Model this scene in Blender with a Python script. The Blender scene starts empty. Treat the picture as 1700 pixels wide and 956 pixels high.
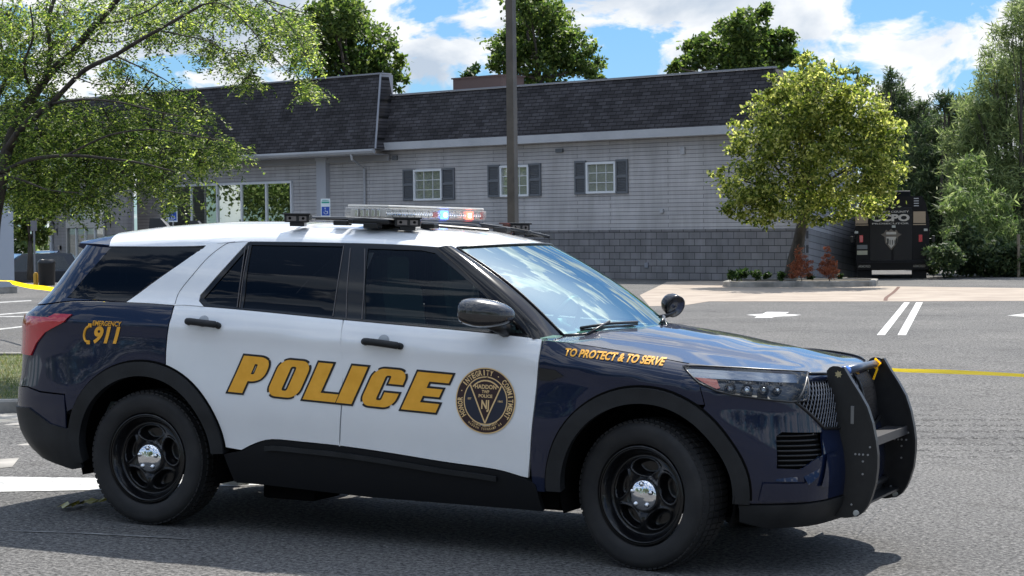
import bpy, bmesh, math, random
import numpy as np
from mathutils import Vector, Matrix
from mathutils.geometry import delaunay_2d_cdt

random.seed(7)
S = bpy.context.scene
COL = S.collection
PI = math.pi

# ------------------------------------------------------------------ camera
FPX = 3300.0
CAM = np.array([3.51929, -10.3891, 1.74319])
YAW, PITCH, ROLL = 0.42572, -0.03166, 0.01598
FW = np.array([-math.sin(YAW)*math.cos(PITCH), math.cos(YAW)*math.cos(PITCH), math.sin(PITCH)])
_r = np.cross(FW, [0, 0, 1.0]); _r /= np.linalg.norm(_r); _u = np.cross(_r, FW)
RT = _r*math.cos(ROLL) + _u*math.sin(ROLL)
UP = -_r*math.sin(ROLL) + _u*math.cos(ROLL)
cd = bpy.data.cameras.new('camera'); cam = bpy.data.objects.new('camera', cd); COL.objects.link(cam)
cd.sensor_width = 36; cd.lens = FPX/1700*36; cd.clip_end = 3000; cd.clip_start = .1
M = Matrix(((RT[0], UP[0], -FW[0], CAM[0]), (RT[1], UP[1], -FW[1], CAM[1]), (RT[2], UP[2], -FW[2], CAM[2]), (0, 0, 0, 1)))
cam.matrix_world = M
S.camera = cam

# ------------------------------------------------------------------ sky, sun, exposure
SUN_DIR = Vector((-0.03, 0.73, 1.0)).normalized()
sun_el = math.asin(SUN_DIR.z); sun_az = math.atan2(SUN_DIR.x, SUN_DIR.y)
W = bpy.data.worlds.new('World'); S.world = W; W.use_nodes = True
nt = W.node_tree; N = nt.nodes; L = nt.links
for n in list(N): N.remove(n)
out = N.new('ShaderNodeOutputWorld'); bg = N.new('ShaderNodeBackground'); L.new(bg.outputs[0], out.inputs[0])
sky = N.new('ShaderNodeTexSky'); sky.sky_type = 'NISHITA'; sky.sun_disc = False
sky.sun_elevation = sun_el; sky.sun_rotation = sun_az; sky.air_density = 1.0; sky.dust_density = .15; sky.ozone_density = 1.0
bg.inputs[1].default_value = 0.13
geo = N.new('ShaderNodeTexCoord')
# clouds: noise on the view direction, stretched so that banks lie flat near the horizon
def wn(t, **kw):
    n = N.new(t)
    for k, v in kw.items(): n.inputs[k].default_value = v
    return n
sepz = N.new('ShaderNodeSeparateXYZ'); L.new(geo.outputs['Generated'], sepz.inputs[0])
def mth(op, a, v=None, c=None):
    n = N.new('ShaderNodeMath'); n.operation = op; L.new(a, n.inputs[0])
    if v is not None: n.inputs[1].default_value = v
    if c is not None: L.new(c, n.inputs[1])
    return n.outputs[0]
den = mth('ADD', mth('MAXIMUM', sepz.outputs[2], 0.0), .55)
cmb = N.new('ShaderNodeCombineXYZ'); L.new(mth('DIVIDE', sepz.outputs[0], c=den), cmb.inputs[0]); L.new(mth('DIVIDE', sepz.outputs[1], c=den), cmb.inputs[1]); L.new(mth('MULTIPLY', sepz.outputs[2], .9), cmb.inputs[2])
def cloud(offset, scale, detail, rough):
    mp = wn('ShaderNodeMapping', Location=offset); L.new(cmb.outputs[0], mp.inputs[0])
    n = wn('ShaderNodeTexNoise', Scale=scale, Detail=detail, Roughness=rough, Distortion=.35); L.new(mp.outputs[0], n.inputs['Vector']); return n
OFF = (3.2, 1.7, .42)
n1 = cloud(OFF, 8.6, 12, .57)
el_ = N.new('ShaderNodeMapRange'); el_.inputs[1].default_value = .10; el_.inputs[2].default_value = .34; el_.inputs[3].default_value = 0; el_.inputs[4].default_value = .045; L.new(sepz.outputs[2], el_.inputs[0])
sb = N.new('ShaderNodeMath'); sb.operation = 'SUBTRACT'; L.new(n1.outputs[0], sb.inputs[0]); L.new(el_.outputs[0], sb.inputs[1])
r1 = N.new('ShaderNodeValToRGB'); r1.color_ramp.elements[0].position = .455; r1.color_ramp.elements[1].position = .51
L.new(sb.outputs[0], r1.inputs[0])
# thicker cloud is greyer underneath
n2 = cloud((OFF[0], OFF[1], OFF[2]+.03), 8.6, 6, .5)
r2 = N.new('ShaderNodeValToRGB'); r2.color_ramp.elements[0].position = .47; r2.color_ramp.elements[1].position = .66
r2.color_ramp.elements[0].color = (6.6, 6.7, 6.8, 1); r2.color_ramp.elements[1].color = (3.4, 4.0, 4.8, 1)
L.new(n2.outputs[0], r2.inputs[0])
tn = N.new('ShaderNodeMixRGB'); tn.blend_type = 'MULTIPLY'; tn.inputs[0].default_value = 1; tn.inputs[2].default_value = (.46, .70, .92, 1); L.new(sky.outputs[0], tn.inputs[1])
tr_ = N.new('ShaderNodeValToRGB'); tr_.color_ramp.elements[0].position = .0; tr_.color_ramp.elements[1].position = .80; tr_.color_ramp.elements[0].color = (.22, .36, .55, 1); tr_.color_ramp.elements[1].color = (2.0, 1.75, 1.5, 1)  # tint by height: sky above the view is brightened as added shade fill
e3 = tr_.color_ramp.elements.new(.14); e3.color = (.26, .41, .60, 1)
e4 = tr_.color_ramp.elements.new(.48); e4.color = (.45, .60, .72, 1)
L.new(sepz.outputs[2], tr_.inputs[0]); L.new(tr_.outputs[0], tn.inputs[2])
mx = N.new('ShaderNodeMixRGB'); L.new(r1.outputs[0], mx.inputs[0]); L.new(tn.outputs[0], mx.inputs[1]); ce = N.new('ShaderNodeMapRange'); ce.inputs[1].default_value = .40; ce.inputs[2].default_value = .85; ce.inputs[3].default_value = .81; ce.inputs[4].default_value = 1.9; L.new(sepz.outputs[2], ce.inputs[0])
cm_ = N.new('ShaderNodeVectorMath'); cm_.operation = 'SCALE'; L.new(r2.outputs[0], cm_.inputs[0]); L.new(ce.outputs[0], cm_.inputs['Scale'])  # clouds high overhead are brightened too, for more fill in the shade
L.new(cm_.outputs[0], mx.inputs[2])
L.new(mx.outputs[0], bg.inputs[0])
W.cycles.sampling_method = 'AUTOMATIC'

sl = bpy.data.lights.new('sun', 'SUN'); sl.energy = 4.9; sl.angle = math.radians(.55); sl.color = (1, .95, .87)
so = bpy.data.objects.new('sun', sl); COL.objects.link(so)
so.rotation_euler = SUN_DIR.to_track_quat('Z', 'Y').to_euler(); so.location = (0, 0, 30)
S.view_settings.view_transform = 'Standard'; S.view_settings.look = 'None'; S.view_settings.gamma = 1
S.view_settings.exposure = 0.62
S.render.engine = 'CYCLES'

# ------------------------------------------------------------------ helpers
def ray(x, y):
    d = FW*FPX + RT*(x-850) - UP*(y-478); return d/np.linalg.norm(d)
def at(x, y, depth):
    d = ray(x, y); return CAM + d*depth/(d@FW)
def atz(x, y, z=0.0):
    d = ray(x, y); return CAM + d*(z-CAM[2])/d[2]
def aty(x, y, Y):
    d = ray(x, y); return CAM + d*(Y-CAM[1])/d[1]
def proj(P):
    d = np.asarray(P)-CAM; z = d@FW
    return np.array([850+FPX*(d@RT)/z, 478-FPX*(d@UP)/z])

def tag(o, label=None, cat=None, group=None, kind=None):
    if label: o['label'] = label
    if cat: o['category'] = cat
    if group: o['group'] = group
    if kind: o['kind'] = kind
    return o
def empty(name, loc=(0, 0, 0), rz=0, parent=None):
    o = bpy.data.objects.new(name, None); COL.objects.link(o); o.location = loc; o.rotation_euler = (0, 0, rz); o.empty_display_size = .2
    if parent: o.parent = parent
    return o
def link(name, me, mat=None, parent=None):
    o = bpy.data.objects.new(name, me); COL.objects.link(o)
    if mat is not None:
        for m in (mat if isinstance(mat, (list, tuple)) else [mat]): me.materials.append(m)
    if parent: o.parent = parent
    return o
def mesh(name, V, F, mat=None, parent=None, smooth=False, idx=None, sharp=None):
    me = bpy.data.meshes.new(name); me.from_pydata([tuple(map(float, v)) for v in V], [], [tuple(f) for f in F]); me.update()
    if smooth: me.polygons.foreach_set('use_smooth', [True]*len(me.polygons))
    if sharp: me.set_sharp_from_angle(angle=math.radians(sharp))
    o = link(name, me, mat, parent)
    if idx is not None: me.polygons.foreach_set('material_index', idx)
    return o
class MB:
    """collects primitive shapes into one mesh"""
    def __init__(s): s.V = []; s.F = []; s.I = []
    def add(s, V, F, i=0):
        b = len(s.V); s.V += [tuple(map(float, v)) for v in V]; s.F += [tuple(b+k for k in f) for f in F]; s.I += [i]*len(F); return s
    def box(s, c, d, i=0, rot=None, bev=0):
        x, y, z = [q/2 for q in d]; P = []
        if bev:
            bm = bmesh.new(); bmesh.ops.create_cube(bm, size=1)
            for v in bm.verts: v.co = Vector((v.co.x*d[0], v.co.y*d[1], v.co.z*d[2]))
            bmesh.ops.bevel(bm, geom=list(bm.edges), offset=bev, segments=2, affect='EDGES', profile=.6)
            P = [v.co.copy() for v in bm.verts]; bm.verts.index_update(); F = [[v.index for v in f.verts] for f in bm.faces]; bm.free()
        else:
            P = [Vector((a, b, e)) for e in (-z, z) for a, b in ((-x, -y), (x, -y), (x, y), (-x, y))]
            F = [(3, 2, 1, 0), (4, 5, 6, 7), (0, 1, 5, 4), (1, 2, 6, 5), (2, 3, 7, 6), (3, 0, 4, 7)]
        if rot is not None: P = [rot @ p for p in P]
        return s.add([p+Vector(c) for p in P], F, i)
    def tube(s, pts, rad, n=8, i=0, cap=True):
        pts = [Vector(p) for p in pts]; R = rad if isinstance(rad, (list, tuple)) else [rad]*len(pts)
        V = []; F = []; up = None
        for k, p in enumerate(pts):
            t = (pts[min(k+1, len(pts)-1)]-pts[max(k-1, 0)]).normalized()
            if up is None: up = t.orthogonal().normalized()
            up = (up - t*up.dot(t)).normalized(); sd = t.cross(up)
            for j in range(n):
                a = 2*PI*j/n; V.append(p+(up*math.cos(a)+sd*math.sin(a))*R[k])
        for k in range(len(pts)-1):
            for j in range(n):
                F.append((k*n+j, k*n+(j+1) % n, (k+1)*n+(j+1) % n, (k+1)*n+j))
        if cap: F.append(tuple(reversed(range(n)))); F.append(tuple((len(pts)-1)*n+j for j in range(n)))
        return s.add(V, F, i)
    def lathe(s, prof, axis_o, axis, n=32, i=0):
        """prof: (radius, height along axis)"""
        ax = Vector(axis).normalized(); a = ax.orthogonal().normalized(); b = ax.cross(a); o = Vector(axis_o); V = []; F = []
        for r, h in prof:
            for j in range(n):
                t = 2*PI*j/n; V.append(o+ax*h+(a*math.cos(t)+b*math.sin(t))*r)
        for k in range(len(prof)-1):
            for j in range(n): F.append((k*n+j, k*n+(j+1) % n, (k+1)*n+(j+1) % n, (k+1)*n+j))
        return s.add(V, F, i)
    def prism(s, poly, f0, f1, i=0):
        """poly 2D list; f0/f1 map 2D point to 3D for the two faces (convex or not: triangulated)"""
        from mathutils.geometry import tessellate_polygon
        A = [Vector(f0(*p)) for p in poly]; B = [Vector(f1(*p)) for p in poly]; n = len(poly)
        T = tessellate_polygon([[Vector((p[0], p[1], 0)) for p in poly]])
        F = [tuple(t) for t in T]+[tuple(n+k for k in reversed(t)) for t in T]
        F += [(k, (k+1) % n, n+(k+1) % n, n+k) for k in range(n)]
        return s.add(A+B, F, i)
    def build(s, name, mat, parent=None, smooth=False, sharp=None):
        return mesh(name, s.V, s.F, mat, parent, smooth or bool(sharp), s.I if isinstance(mat, (list, tuple)) else None, sharp)

# ------------------------------------------------------------------ materials
MATS = {}
def pm(name, col, rough=.5, metal=0, spec=.5, coat=0, coat_r=.05, emis=None, es=0, trans=0, alpha=1):
    m = bpy.data.materials.new(name); m.use_nodes = True; b = m.node_tree.nodes['Principled BSDF']
    b.inputs['Base Color'].default_value = (*col, 1); b.inputs['Roughness'].default_value = rough; b.inputs['Metallic'].default_value = metal
    b.inputs['Specular IOR Level'].default_value = spec; b.inputs['Coat Weight'].default_value = coat; b.inputs['Coat Roughness'].default_value = coat_r
    if emis: b.inputs['Emission Color'].default_value = (*emis, 1); b.inputs['Emission Strength'].default_value = es
    if trans: b.inputs['Transmission Weight'].default_value = trans
    MATS[name] = m; return m
def nd(m, t, **kw):
    n = m.node_tree.nodes.new(t)
    for k, v in kw.items(): setattr(n, k, v)
    return n
def bsdf(m): return m.node_tree.nodes['Principled BSDF']
def lk(m, a, b): m.node_tree.links.new(a, b)
def noisy(m, scale, c1, c2, p0=.35, p1=.65, detail=6, bump=0, bscale=None, coord='Object', stretch=(1, 1, 1), rough=.6):
    """colour varies between c1 and c2 with a noise, optional bump"""
    tc = nd(m, 'ShaderNodeTexCoord'); mpn = nd(m, 'ShaderNodeMapping'); mpn.inputs['Scale'].default_value = stretch
    lk(m, tc.outputs[coord], mpn.inputs[0])
    n = nd(m, 'ShaderNodeTexNoise'); n.inputs['Scale'].default_value = scale; n.inputs['Detail'].default_value = detail; n.inputs['Roughness'].default_value = rough
    lk(m, mpn.outputs[0], n.inputs['Vector'])
    r = nd(m, 'ShaderNodeValToRGB'); r.color_ramp.elements[0].position = p0; r.color_ramp.elements[1].position = p1
    r.color_ramp.elements[0].color = (*c1, 1); r.color_ramp.elements[1].color = (*c2, 1)
    lk(m, n.outputs[0], r.inputs[0]); lk(m, r.outputs[0], bsdf(m).inputs['Base Color'])
    if bump:
        b = nd(m, 'ShaderNodeBump'); b.inputs['Strength'].default_value = bump; b.inputs['Distance'].default_value = .01
        n2 = nd(m, 'ShaderNodeTexNoise'); n2.inputs['Scale'].default_value = bscale or scale*4; n2.inputs['Detail'].default_value = 4
        lk(m, mpn.outputs[0], n2.inputs['Vector']); lk(m, n2.outputs[0], b.inputs['Height']); lk(m, b.outputs[0], bsdf(m).inputs['Normal'])
    return m, r

navy = pm('navy_paint', (.0045, .010, .034), .40, 0, .08, 1, .03)
white = pm('white_paint', (.74, .77, .80), .35, 0, .5, 1, .04)
noisy(white, 2.2, (.80, .81, .82), (.85, .86, .865), detail=8)
plastic = pm('black_plastic', (.018, .019, .022), .6, spec=.35); noisy(plastic, 6, (.011, .012, .013), (.020, .021, .023), bump=.05, bscale=350)
glossb = pm('gloss_black', (.006, .006, .007), .14, 0, .45, 0)
satin = pm('satin_black', (.010, .010, .011), .34)
rubber = pm('rubber', (.013, .013, .014), .75); noisy(rubber, 9, (.010, .010, .011), (.021, .020, .020), detail=8)
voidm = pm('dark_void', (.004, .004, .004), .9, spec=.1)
chrome = pm('chrome', (.82, .83, .85), .06, 1)
dchrome = pm('dark_chrome', (.30, .31, .33), .18, 1)
mirrorcap = pm('mirror_cap', (.025, .023, .024), .22, .3, .5, 1)
amber = pm('amber_reflector', (.80, .16, .08), .25, 0, .5, 1)
redlens = pm('red_lens', (.50, .02, .03), .15, 0, .5, 1)
gold = pm('gold_vinyl', (.88, .42, .03), .4); noisy(gold, 14, (.84, .39, .025), (.92, .45, .04))
goldlight = pm('pale_gold_vinyl', (.80, .55, .26), .4)
blackv = pm('black_vinyl', (.008, .008, .010), .4)
sealb = pm('seal_navy', (.012, .016, .035), .4)
grayv = pm('grey_vinyl', (.10, .10, .11), .5)

def glassm(name, tint, gl=1.0, rough=.01, ior=1.5, spec_col=(1, 1, 1)):
    """thin pane: tinted see-through plus mirror reflection by angle"""
    m = bpy.data.materials.new(name); m.use_nodes = True; t = m.node_tree; t.nodes.clear()
    o = t.nodes.new('ShaderNodeOutputMaterial'); mxs = t.nodes.new('ShaderNodeMixShader'); tr = t.nodes.new('ShaderNodeBsdfTransparent'); g = t.nodes.new('ShaderNodeBsdfGlossy')
    fr = t.nodes.new('ShaderNodeFresnel'); fr.inputs[0].default_value = ior
    tr.inputs[0].default_value = (*tint, 1); g.inputs['Roughness'].default_value = rough; g.inputs['Color'].default_value = (*spec_col, 1)
    ma = t.nodes.new('ShaderNodeMath'); ma.operation = 'MULTIPLY'; ma.inputs[1].default_value = gl; ma.use_clamp = True
    t.links.new(fr.outputs[0], ma.inputs[0]); t.links.new(ma.outputs[0], mxs.inputs[0]); t.links.new(tr.outputs[0], mxs.inputs[1]); t.links.new(g.outputs[0], mxs.inputs[2]); t.links.new(mxs.outputs[0], o.inputs[0])
    MATS[name] = m; return m
ws_glass = glassm('windshield_glass', (.56, .86, .78), .55, .015, 1.5, (.80, .97, .95))
tint_glass = glassm('tinted_glass', (.20, .22, .23), .55, .01, 1.5, (.85, .9, 1))
dark_glass = glassm('privacy_glass', (.02, .022, .026), .55, .01, 1.5, (.85, .9, 1))
lens = glassm('clear_lens', (.90, .92, .94), .9, .02, 1.45)

# ------------------------------------------------------------------ car shell surface
def pchip(xs, ys):
    xs = np.array(xs, float); ys = np.array(ys, float); h = np.diff(xs); d = np.diff(ys)/h; n = len(xs); m = np.zeros(n)
    for k in range(1, n-1):
        if d[k-1]*d[k] > 0:
            w1 = 2*h[k]+h[k-1]; w2 = h[k]+2*h[k-1]; m[k] = (w1+w2)/(w1/d[k-1]+w2/d[k])
    m[0] = d[0]; m[-1] = d[-1]
    def f(x):
        x = min(max(float(x), xs[0]), xs[-1]); k = min(max(int(np.searchsorted(xs, x)-1), 0), n-2); t = (x-xs[k])/h[k]
        return ((1+2*t)*(1-t)**2*ys[k]+t*(1-t)**2*h[k]*m[k]+t*t*(3-2*t)*ys[k+1]+t*t*(t-1)*h[k]*m[k+1])
    return f
fHs = pchip([-.6, -.42, -.3, -.20, -.115, -.095, 0, .012, .2, .36, .47, .55], [.995, .990, .985, .984, .990, .985, .946, .936, .862, .780, .712, .665])
fHz = pchip([.2, .28, .38, .46, .52, .6, .7, .8], [.90, .93, .955, .968, .973, .979, .989, 1.0])
fZs = pchip([-4.25, -3.9, -3.6, -3.2, -2.67, -1.77, -.58, -.25, .0, .2, .5, .69, .8, .9], [1.21, 1.235, 1.262, 1.27, 1.257, 1.213, 1.153, 1.118, 1.088, 1.063, 1.038, 1.022, 1.0, .97])
xF = pchip([.2, .25, .35, .5, .6, .7, .9, 1.0, 1.04, 1.08], [.76, .84, .91, .925, .915, .89, .86, .80, .76, .72])
xR = pchip([.22, .3, .4, .5, .62, .72, .8, .95, 1.16, 1.22, 1.28, 1.6, 1.72], [-3.84, -3.96, -4.11, -4.175, -4.195, -4.185, -4.165, -4.155, -4.14, -4.06, -3.99, -3.72, -3.62])
_pf = np.array([(0, 1), (.13, .998), (.27, .988), (.42, .968), (.56, .935), (.69, .885), (.79, .82), (.87, .735), (.925, .62), (.96, .46), (.985, .25), (1, 0)])
_pr = np.array([(0, 1), (.15, .998), (.3, .99), (.47, .968), (.62, .93), (.76, .865), (.86, .785), (.93, .67), (.97, .5), (.99, .3), (1, 0)])
def _arc(tab, L):
    P = tab*np.array([L, .98]); s = np.concatenate([[0], np.cumsum(np.linalg.norm(np.diff(P, axis=0), axis=1))]); return s, pchip(s, tab[:, 0]), pchip(s, tab[:, 1])
sF, tFx, tFy = _arc(_pf, .8); sR, tRx, tRy = _arc(_pr, .8)
XF0, XR0 = .1, -3.4
UF, UR = XF0+sF[-1], XR0-sR[-1]
def Hh(x, z):
    xx = min(max(x, -4.2), .85); s = z-fZs(xx)
    h = fHs(max(s, -.6))
    if z < .85: w = min(max((.85-z)/.35, 0), 1); w = w*w*(3-2*w); h = h*(1-w)+fHz(z)*.995*w
    if xx > -.55 and s > -.10:      # fender shoulder rolls over into the bonnet
        k = min((xx+.55)/.25, 1); q = max(0, (s+.10)/.10); h -= k*.055*min(q, 1.3)**2.2
    # flared arches
    for cx in (0, -3.025):
        d = math.hypot(x-cx, (z-.45)*1.0); h += .014*math.exp(-((d-.52)/.16)**2)
    return h
def shell(u, z, sg=-1, off=0.0):
    def P(u, z):
        if u > XF0: s = u-XF0; x = XF0+(xF(z)-XF0)*tFx(s); t = tFy(s)
        elif u < XR0: s = XR0-u; x = XR0+(xR(z)-XR0)*tRx(s); t = tRy(s)
        else: x = u; t = 1
        return np.array([x, -Hh(x, z)*t, z])
    p = P(u, z)
    if off:
        a = P(u+.01, z)-P(u-.01, z); b = P(u, z+.01)-P(u, z-.01); n = np.cross(a, b); n /= np.linalg.norm(n); p = p+n*off
    if sg > 0: p = p*np.array([1, -1, 1])
    return p
def topix(px, py):
    """(u, z) on the near side of the shell seen at this point"""
    q = aty(px, py, -.93); u, z = float(q[0]), float(q[2]); T = np.array([px, py], float)
    u = min(max(u, UR+.15), UF-.15)
    for it in range(25):
        r = proj(shell(u, z))-T
        if abs(r).max() < .05: break
        e = 1e-3; J = np.column_stack([(proj(shell(u+e, z))-T-r)/e, (proj(shell(u, z+e))-T-r)/e])
        try: d = np.linalg.solve(J, r)
        except Exception: break
        d = np.clip(d, -.08, .08); u = min(max(u-d[0], UR+.02), UF-.02); z = min(max(z-d[1], .2), 1.75)
    return (u, z)
def spline(P, n=6, closed=True, corners=()):
    """Catmull-Rom through P; indices in corners stay sharp"""
    P = [np.array(p, float) for p in P]; m = len(P); O = []
    for k in range(m if closed else m-1):
        a, b = P[k], P[(k+1) % m]
        p0 = P[k-1] if (k > 0 or closed) else a; p3 = P[(k+2) % m] if (k+2 < m or closed) else b
        if k in corners: p0 = a
        if (k+1) % m in corners: p3 = b
        for j in range(n):
            t = j/n
            O.append(.5*((2*a)+(-p0+b)*t+(2*p0-5*a+4*b-p3)*t*t+(-p0+3*a-3*b+p3)*t**3))
    if not closed: O.append(P[-1])
    return [tuple(o) for o in O]
def xof(u, z=1.0): return XF0+(xF(z)-XF0)*tFx(u-XF0) if u > XF0 else u
def densify(P, d=.03):
    O = []
    for k in range(len(P)):
        a = np.array(P[k]); b = np.array(P[(k+1) % len(P)]); n = max(1, int(np.linalg.norm(b-a)/d))
        for j in range(n): O.append(tuple(a+(b-a)*j/n))
    return O
def area(P): return .5*sum(P[k][0]*P[(k+1) % len(P)][1]-P[(k+1) % len(P)][0]*P[k][1] for k in range(len(P)))
def shrink(P, g):
    if area(P) < 0: P = P[::-1]
    n = len(P); O = []
    for k in range(n):
        a = np.array(P[k-1]); b = np.array(P[k]); c = np.array(P[(k+1) % n])
        t1 = b-a; t2 = c-b; t1 = t1/(np.linalg.norm(t1)+1e-9); t2 = t2/(np.linalg.norm(t2)+1e-9)
        n1 = np.array([-t1[1], t1[0]]); n2 = np.array([-t2[1], t2[0]]); m = n1+n2; m /= max(np.linalg.norm(m), .3); O.append(tuple(b+m*g/max(m@n1, .4)))
    return O
def cdt(outline, grid=.035, holes=()):
    if area(outline) < 0: outline = outline[::-1]
    P = [Vector(p) for p in outline]; n = len(P); E = [(k, (k+1) % n) for k in range(n)]
    b = n
    for h in holes:
        P += [Vector(p) for p in h]; E += [(b+k, b+(k+1) % len(h)) for k in range(len(h))]; b += len(h)
    A = np.array(outline); xs = np.arange(A[:, 0].min()+grid/2, A[:, 0].max(), grid); ys = np.arange(A[:, 1].min()+grid/2, A[:, 1].max(), grid)
    allp = np.array([tuple(p) for p in P])
    def inside(pt, poly):
        c = False; x, y = pt
        for k in range(len(poly)):
            x1, y1 = poly[k]; x2, y2 = poly[k-1]
            if (y1 > y) != (y2 > y) and x < (x2-x1)*(y-y1)/(y2-y1)+x1: c = not c
        return c
    for i, x in enumerate(xs):
        for y in ys:
            if np.min(np.sum((allp-(x, y))**2, axis=1)) > (grid*.45)**2 and inside((x, y), outline) and not any(inside((x, y), h) for h in holes): P.append(Vector((x, y)))
    V, _, F, *_ = delaunay_2d_cdt(P, E, [], 0, 1e-6)
    F2 = []
    for f in F:
        c = sum((V[k] for k in f), Vector((0, 0)))/len(f)
        if inside(c, outline) and not any(inside(c, h) for h in holes):
            a = sum(V[f[k-1]].x*V[f[k]].y-V[f[k]].x*V[f[k-1]].y for k in range(len(f)))
            F2.append(tuple(f) if a > 0 else tuple(reversed(f)))
    return [tuple(v) for v in V], F2
def lift(name, uv, F, mat, parent, sg=-1, off=0, thick=.012, fn=None):
    """panel on the shell: face set plus an edge turned inwards; shading normals are those of the true surface"""
    fn = fn or (lambda u, z, o: shell(u, z, sg, o))
    V = []; NR = []
    for u, z in uv:
        p = fn(u, z, off); e = .008
        a = fn(u+e, z, off)-fn(u-e, z, off); c = fn(u, z+e, off)-fn(u, z-e, off); n = np.cross(a, c); n /= np.linalg.norm(n)+1e-12
        if sg > 0: n = -n
        V.append(p); NR.append(n)
    F = [tuple(f) for f in F]
    if sg > 0: F = [tuple(reversed(f)) for f in F]
    cnt = {}
    for f in F:
        for k in range(len(f)): cnt[(f[k-1], f[k])] = 1
    be = [e for e in cnt if (e[1], e[0]) not in cnt]
    if thick:
        for a, c in be:
            k = len(V); A0, A1 = V[a], V[c]; B0 = fn(*uv[a], off-thick); B1 = fn(*uv[c], off-thick); n = np.cross(A1-A0, B0-A0); n = -n/(np.linalg.norm(n)+1e-12)
            V += [A0, A1, B1, B0]; NR += [n]*4; F.append((k+1, k, k+3, k+2))
    me = bpy.data.meshes.new(name); me.from_pydata([tuple(map(float, v)) for v in V], [], F); me.update()
    me.polygons.foreach_set('use_smooth', [True]*len(me.polygons))
    me.normals_split_custom_set_from_vertices([tuple(map(float, n)) for n in NR])
    return link(name, me, mat, parent)
PXC = {}
def pxs(pts): return [topix(*p) for p in pts]
def panel(name, outline, mat, parent, off=0, gap=.0025, thick=.012, grid=.035, both=True, holes=()):
    o = shrink(densify(outline, .03), gap)
    V, F = cdt(o, grid, [densify(h, .03) for h in holes])
    r = [lift(name, V, F, mat, parent, -1, off, thick)]
    if both: r.append(lift(name, V, F, mat, parent, 1, off, thick))
    return r
def circ(cx, cz, r, a0, a1, n=24): return [(cx+r*math.cos(math.radians(a0+(a1-a0)*k/n)), cz+r*math.sin(math.radians(a0+(a1-a0)*k/n))) for k in range(n+1)]
# ------------------------------------------------------------------ the police car
car = empty('police_suv')
tag(car, 'dark navy and white police SUV with gold lettering and black push bar in the foreground', 'police car')
def c1(x, y): return (x/3.5417, y/3.5417+340)
def c2(x, y): return (x/3.5417, y/3.5417+560)
def c3(x, y): return (x/3.5417+440, y/3.5417+330)
def c4(x, y): return (x/3.144+360, y/3.144+560)
def c6(x, y): return (x/2.4257+860, y/2.4257+540)
RW = -3.025
# key lines in (u, z)
belt = lambda u: fZs(u)+.004
p_rd = pxs([(289, 507), (284, 526), (277, 560), (275, 583)])               # rear door's rear edge
sill = pxs([(401, 748), (424, 736.5), (452, 730), (500, 734), (567, 741), (650, 753), (735, 767), (800, 776), (837, 783), (875, 795)])
sill = spline(sill, 3, False)
p_bd = pxs([(570, 531), (570, 600), (568, 665), (563.5, 741)])             # line between the doors
sz = lambda x: float(np.interp(x, [p[0] for p in sill], [p[1] for p in sill]))
p_fd = pxs([(901, 563), (894, 610), (887, 680), (880, 763)])               # front door's front edge
# arches: outer radius of the cladding
def arch(cx, r, a0, a1, zc=.40, n=28): return circ(cx, zc, r, a0, a1, n)
AO, AI = .535, .455
fz = lambda u: fZs(u)
# rear door (white)
i0 = [k for k, p in enumerate(sill) if p[0] < p_bd[-1][0]-.03]
arz = lambda x: .40+math.sqrt((AO+.006)**2-(x-RW)**2)
ra = [p for p in arch(RW, AO+.006, 2, 88) if p[0] > p_rd[-1][0]+.01 and p[1] > .47]+[(p_rd[-1][0]+.001, arz(p_rd[-1][0]+.001))]
rear_door = [(u, belt(u)) for u in np.linspace(p_rd[0][0], p_bd[0][0], 14)] + p_bd[1:] + [(p_bd[-1][0], sz(p_bd[-1][0]))] + [sill[k] for k in reversed(i0)] + ra + [p_rd[-1]] + p_rd[1:-1][::-1]
front_door = [(u, belt(u)) for u in np.linspace(p_bd[0][0], p_fd[0][0], 14)] + p_fd[1:] + [(-.642, .427)] + [p for p in reversed(sill[:-1]) if p[0] > p_bd[-1][0]+.03] + [(p_bd[-1][0], sz(p_bd[-1][0]))] + p_bd[1:][::-1][:-1]
doors = []
for nm, o in (('rear_door', rear_door), ('front_door', front_door)):
    doors.append(panel(nm, o, white, car, gap=.0042, thick=.02))
rdoor, fdoor = doors[0], doors[1]
for o in (*rdoor, *fdoor): o['label'] = 'white door'
# rocker cladding
rock = [sill[0]]+sill[1:]+[(-.60, .40), (-.57, .255), (-1.6, .255), (-2.45, .285), (-2.5, .44)]
rockm = pm('rocker_plastic', (.006, .0065, .008), .6, spec=.25)
panel('rocker_panel', rock, rockm, car, off=.004, gap=.002, thick=.03)
strip = [(a, b-.030) for a, b in sill[5:-4]]+[(a, b-.058) for a, b in sill[5:-4]][::-1]
panel('rocker_trim', strip, plastic, car, off=.022, gap=.001, thick=.012)
# front fender (navy)
fa = [p for p in arch(0, AO+.004, 178, 2)]
nose_u = lambda px, py: topix(px, py)
hl = pxs([(1135, 608), (1160, 608), (1231, 611.5), (1290, 615), (1340, 618), (1341, 640), (1338, 664), (1313, 667), (1280, 664), (1251, 660), (1215, 655), (1190, 649), (1161, 636), (1146, 622)])
fend_top = [(u, fz(u)-.0) for u in np.linspace(p_fd[0][0]+.004, hl[0][0]-.0, 18)]
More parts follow.
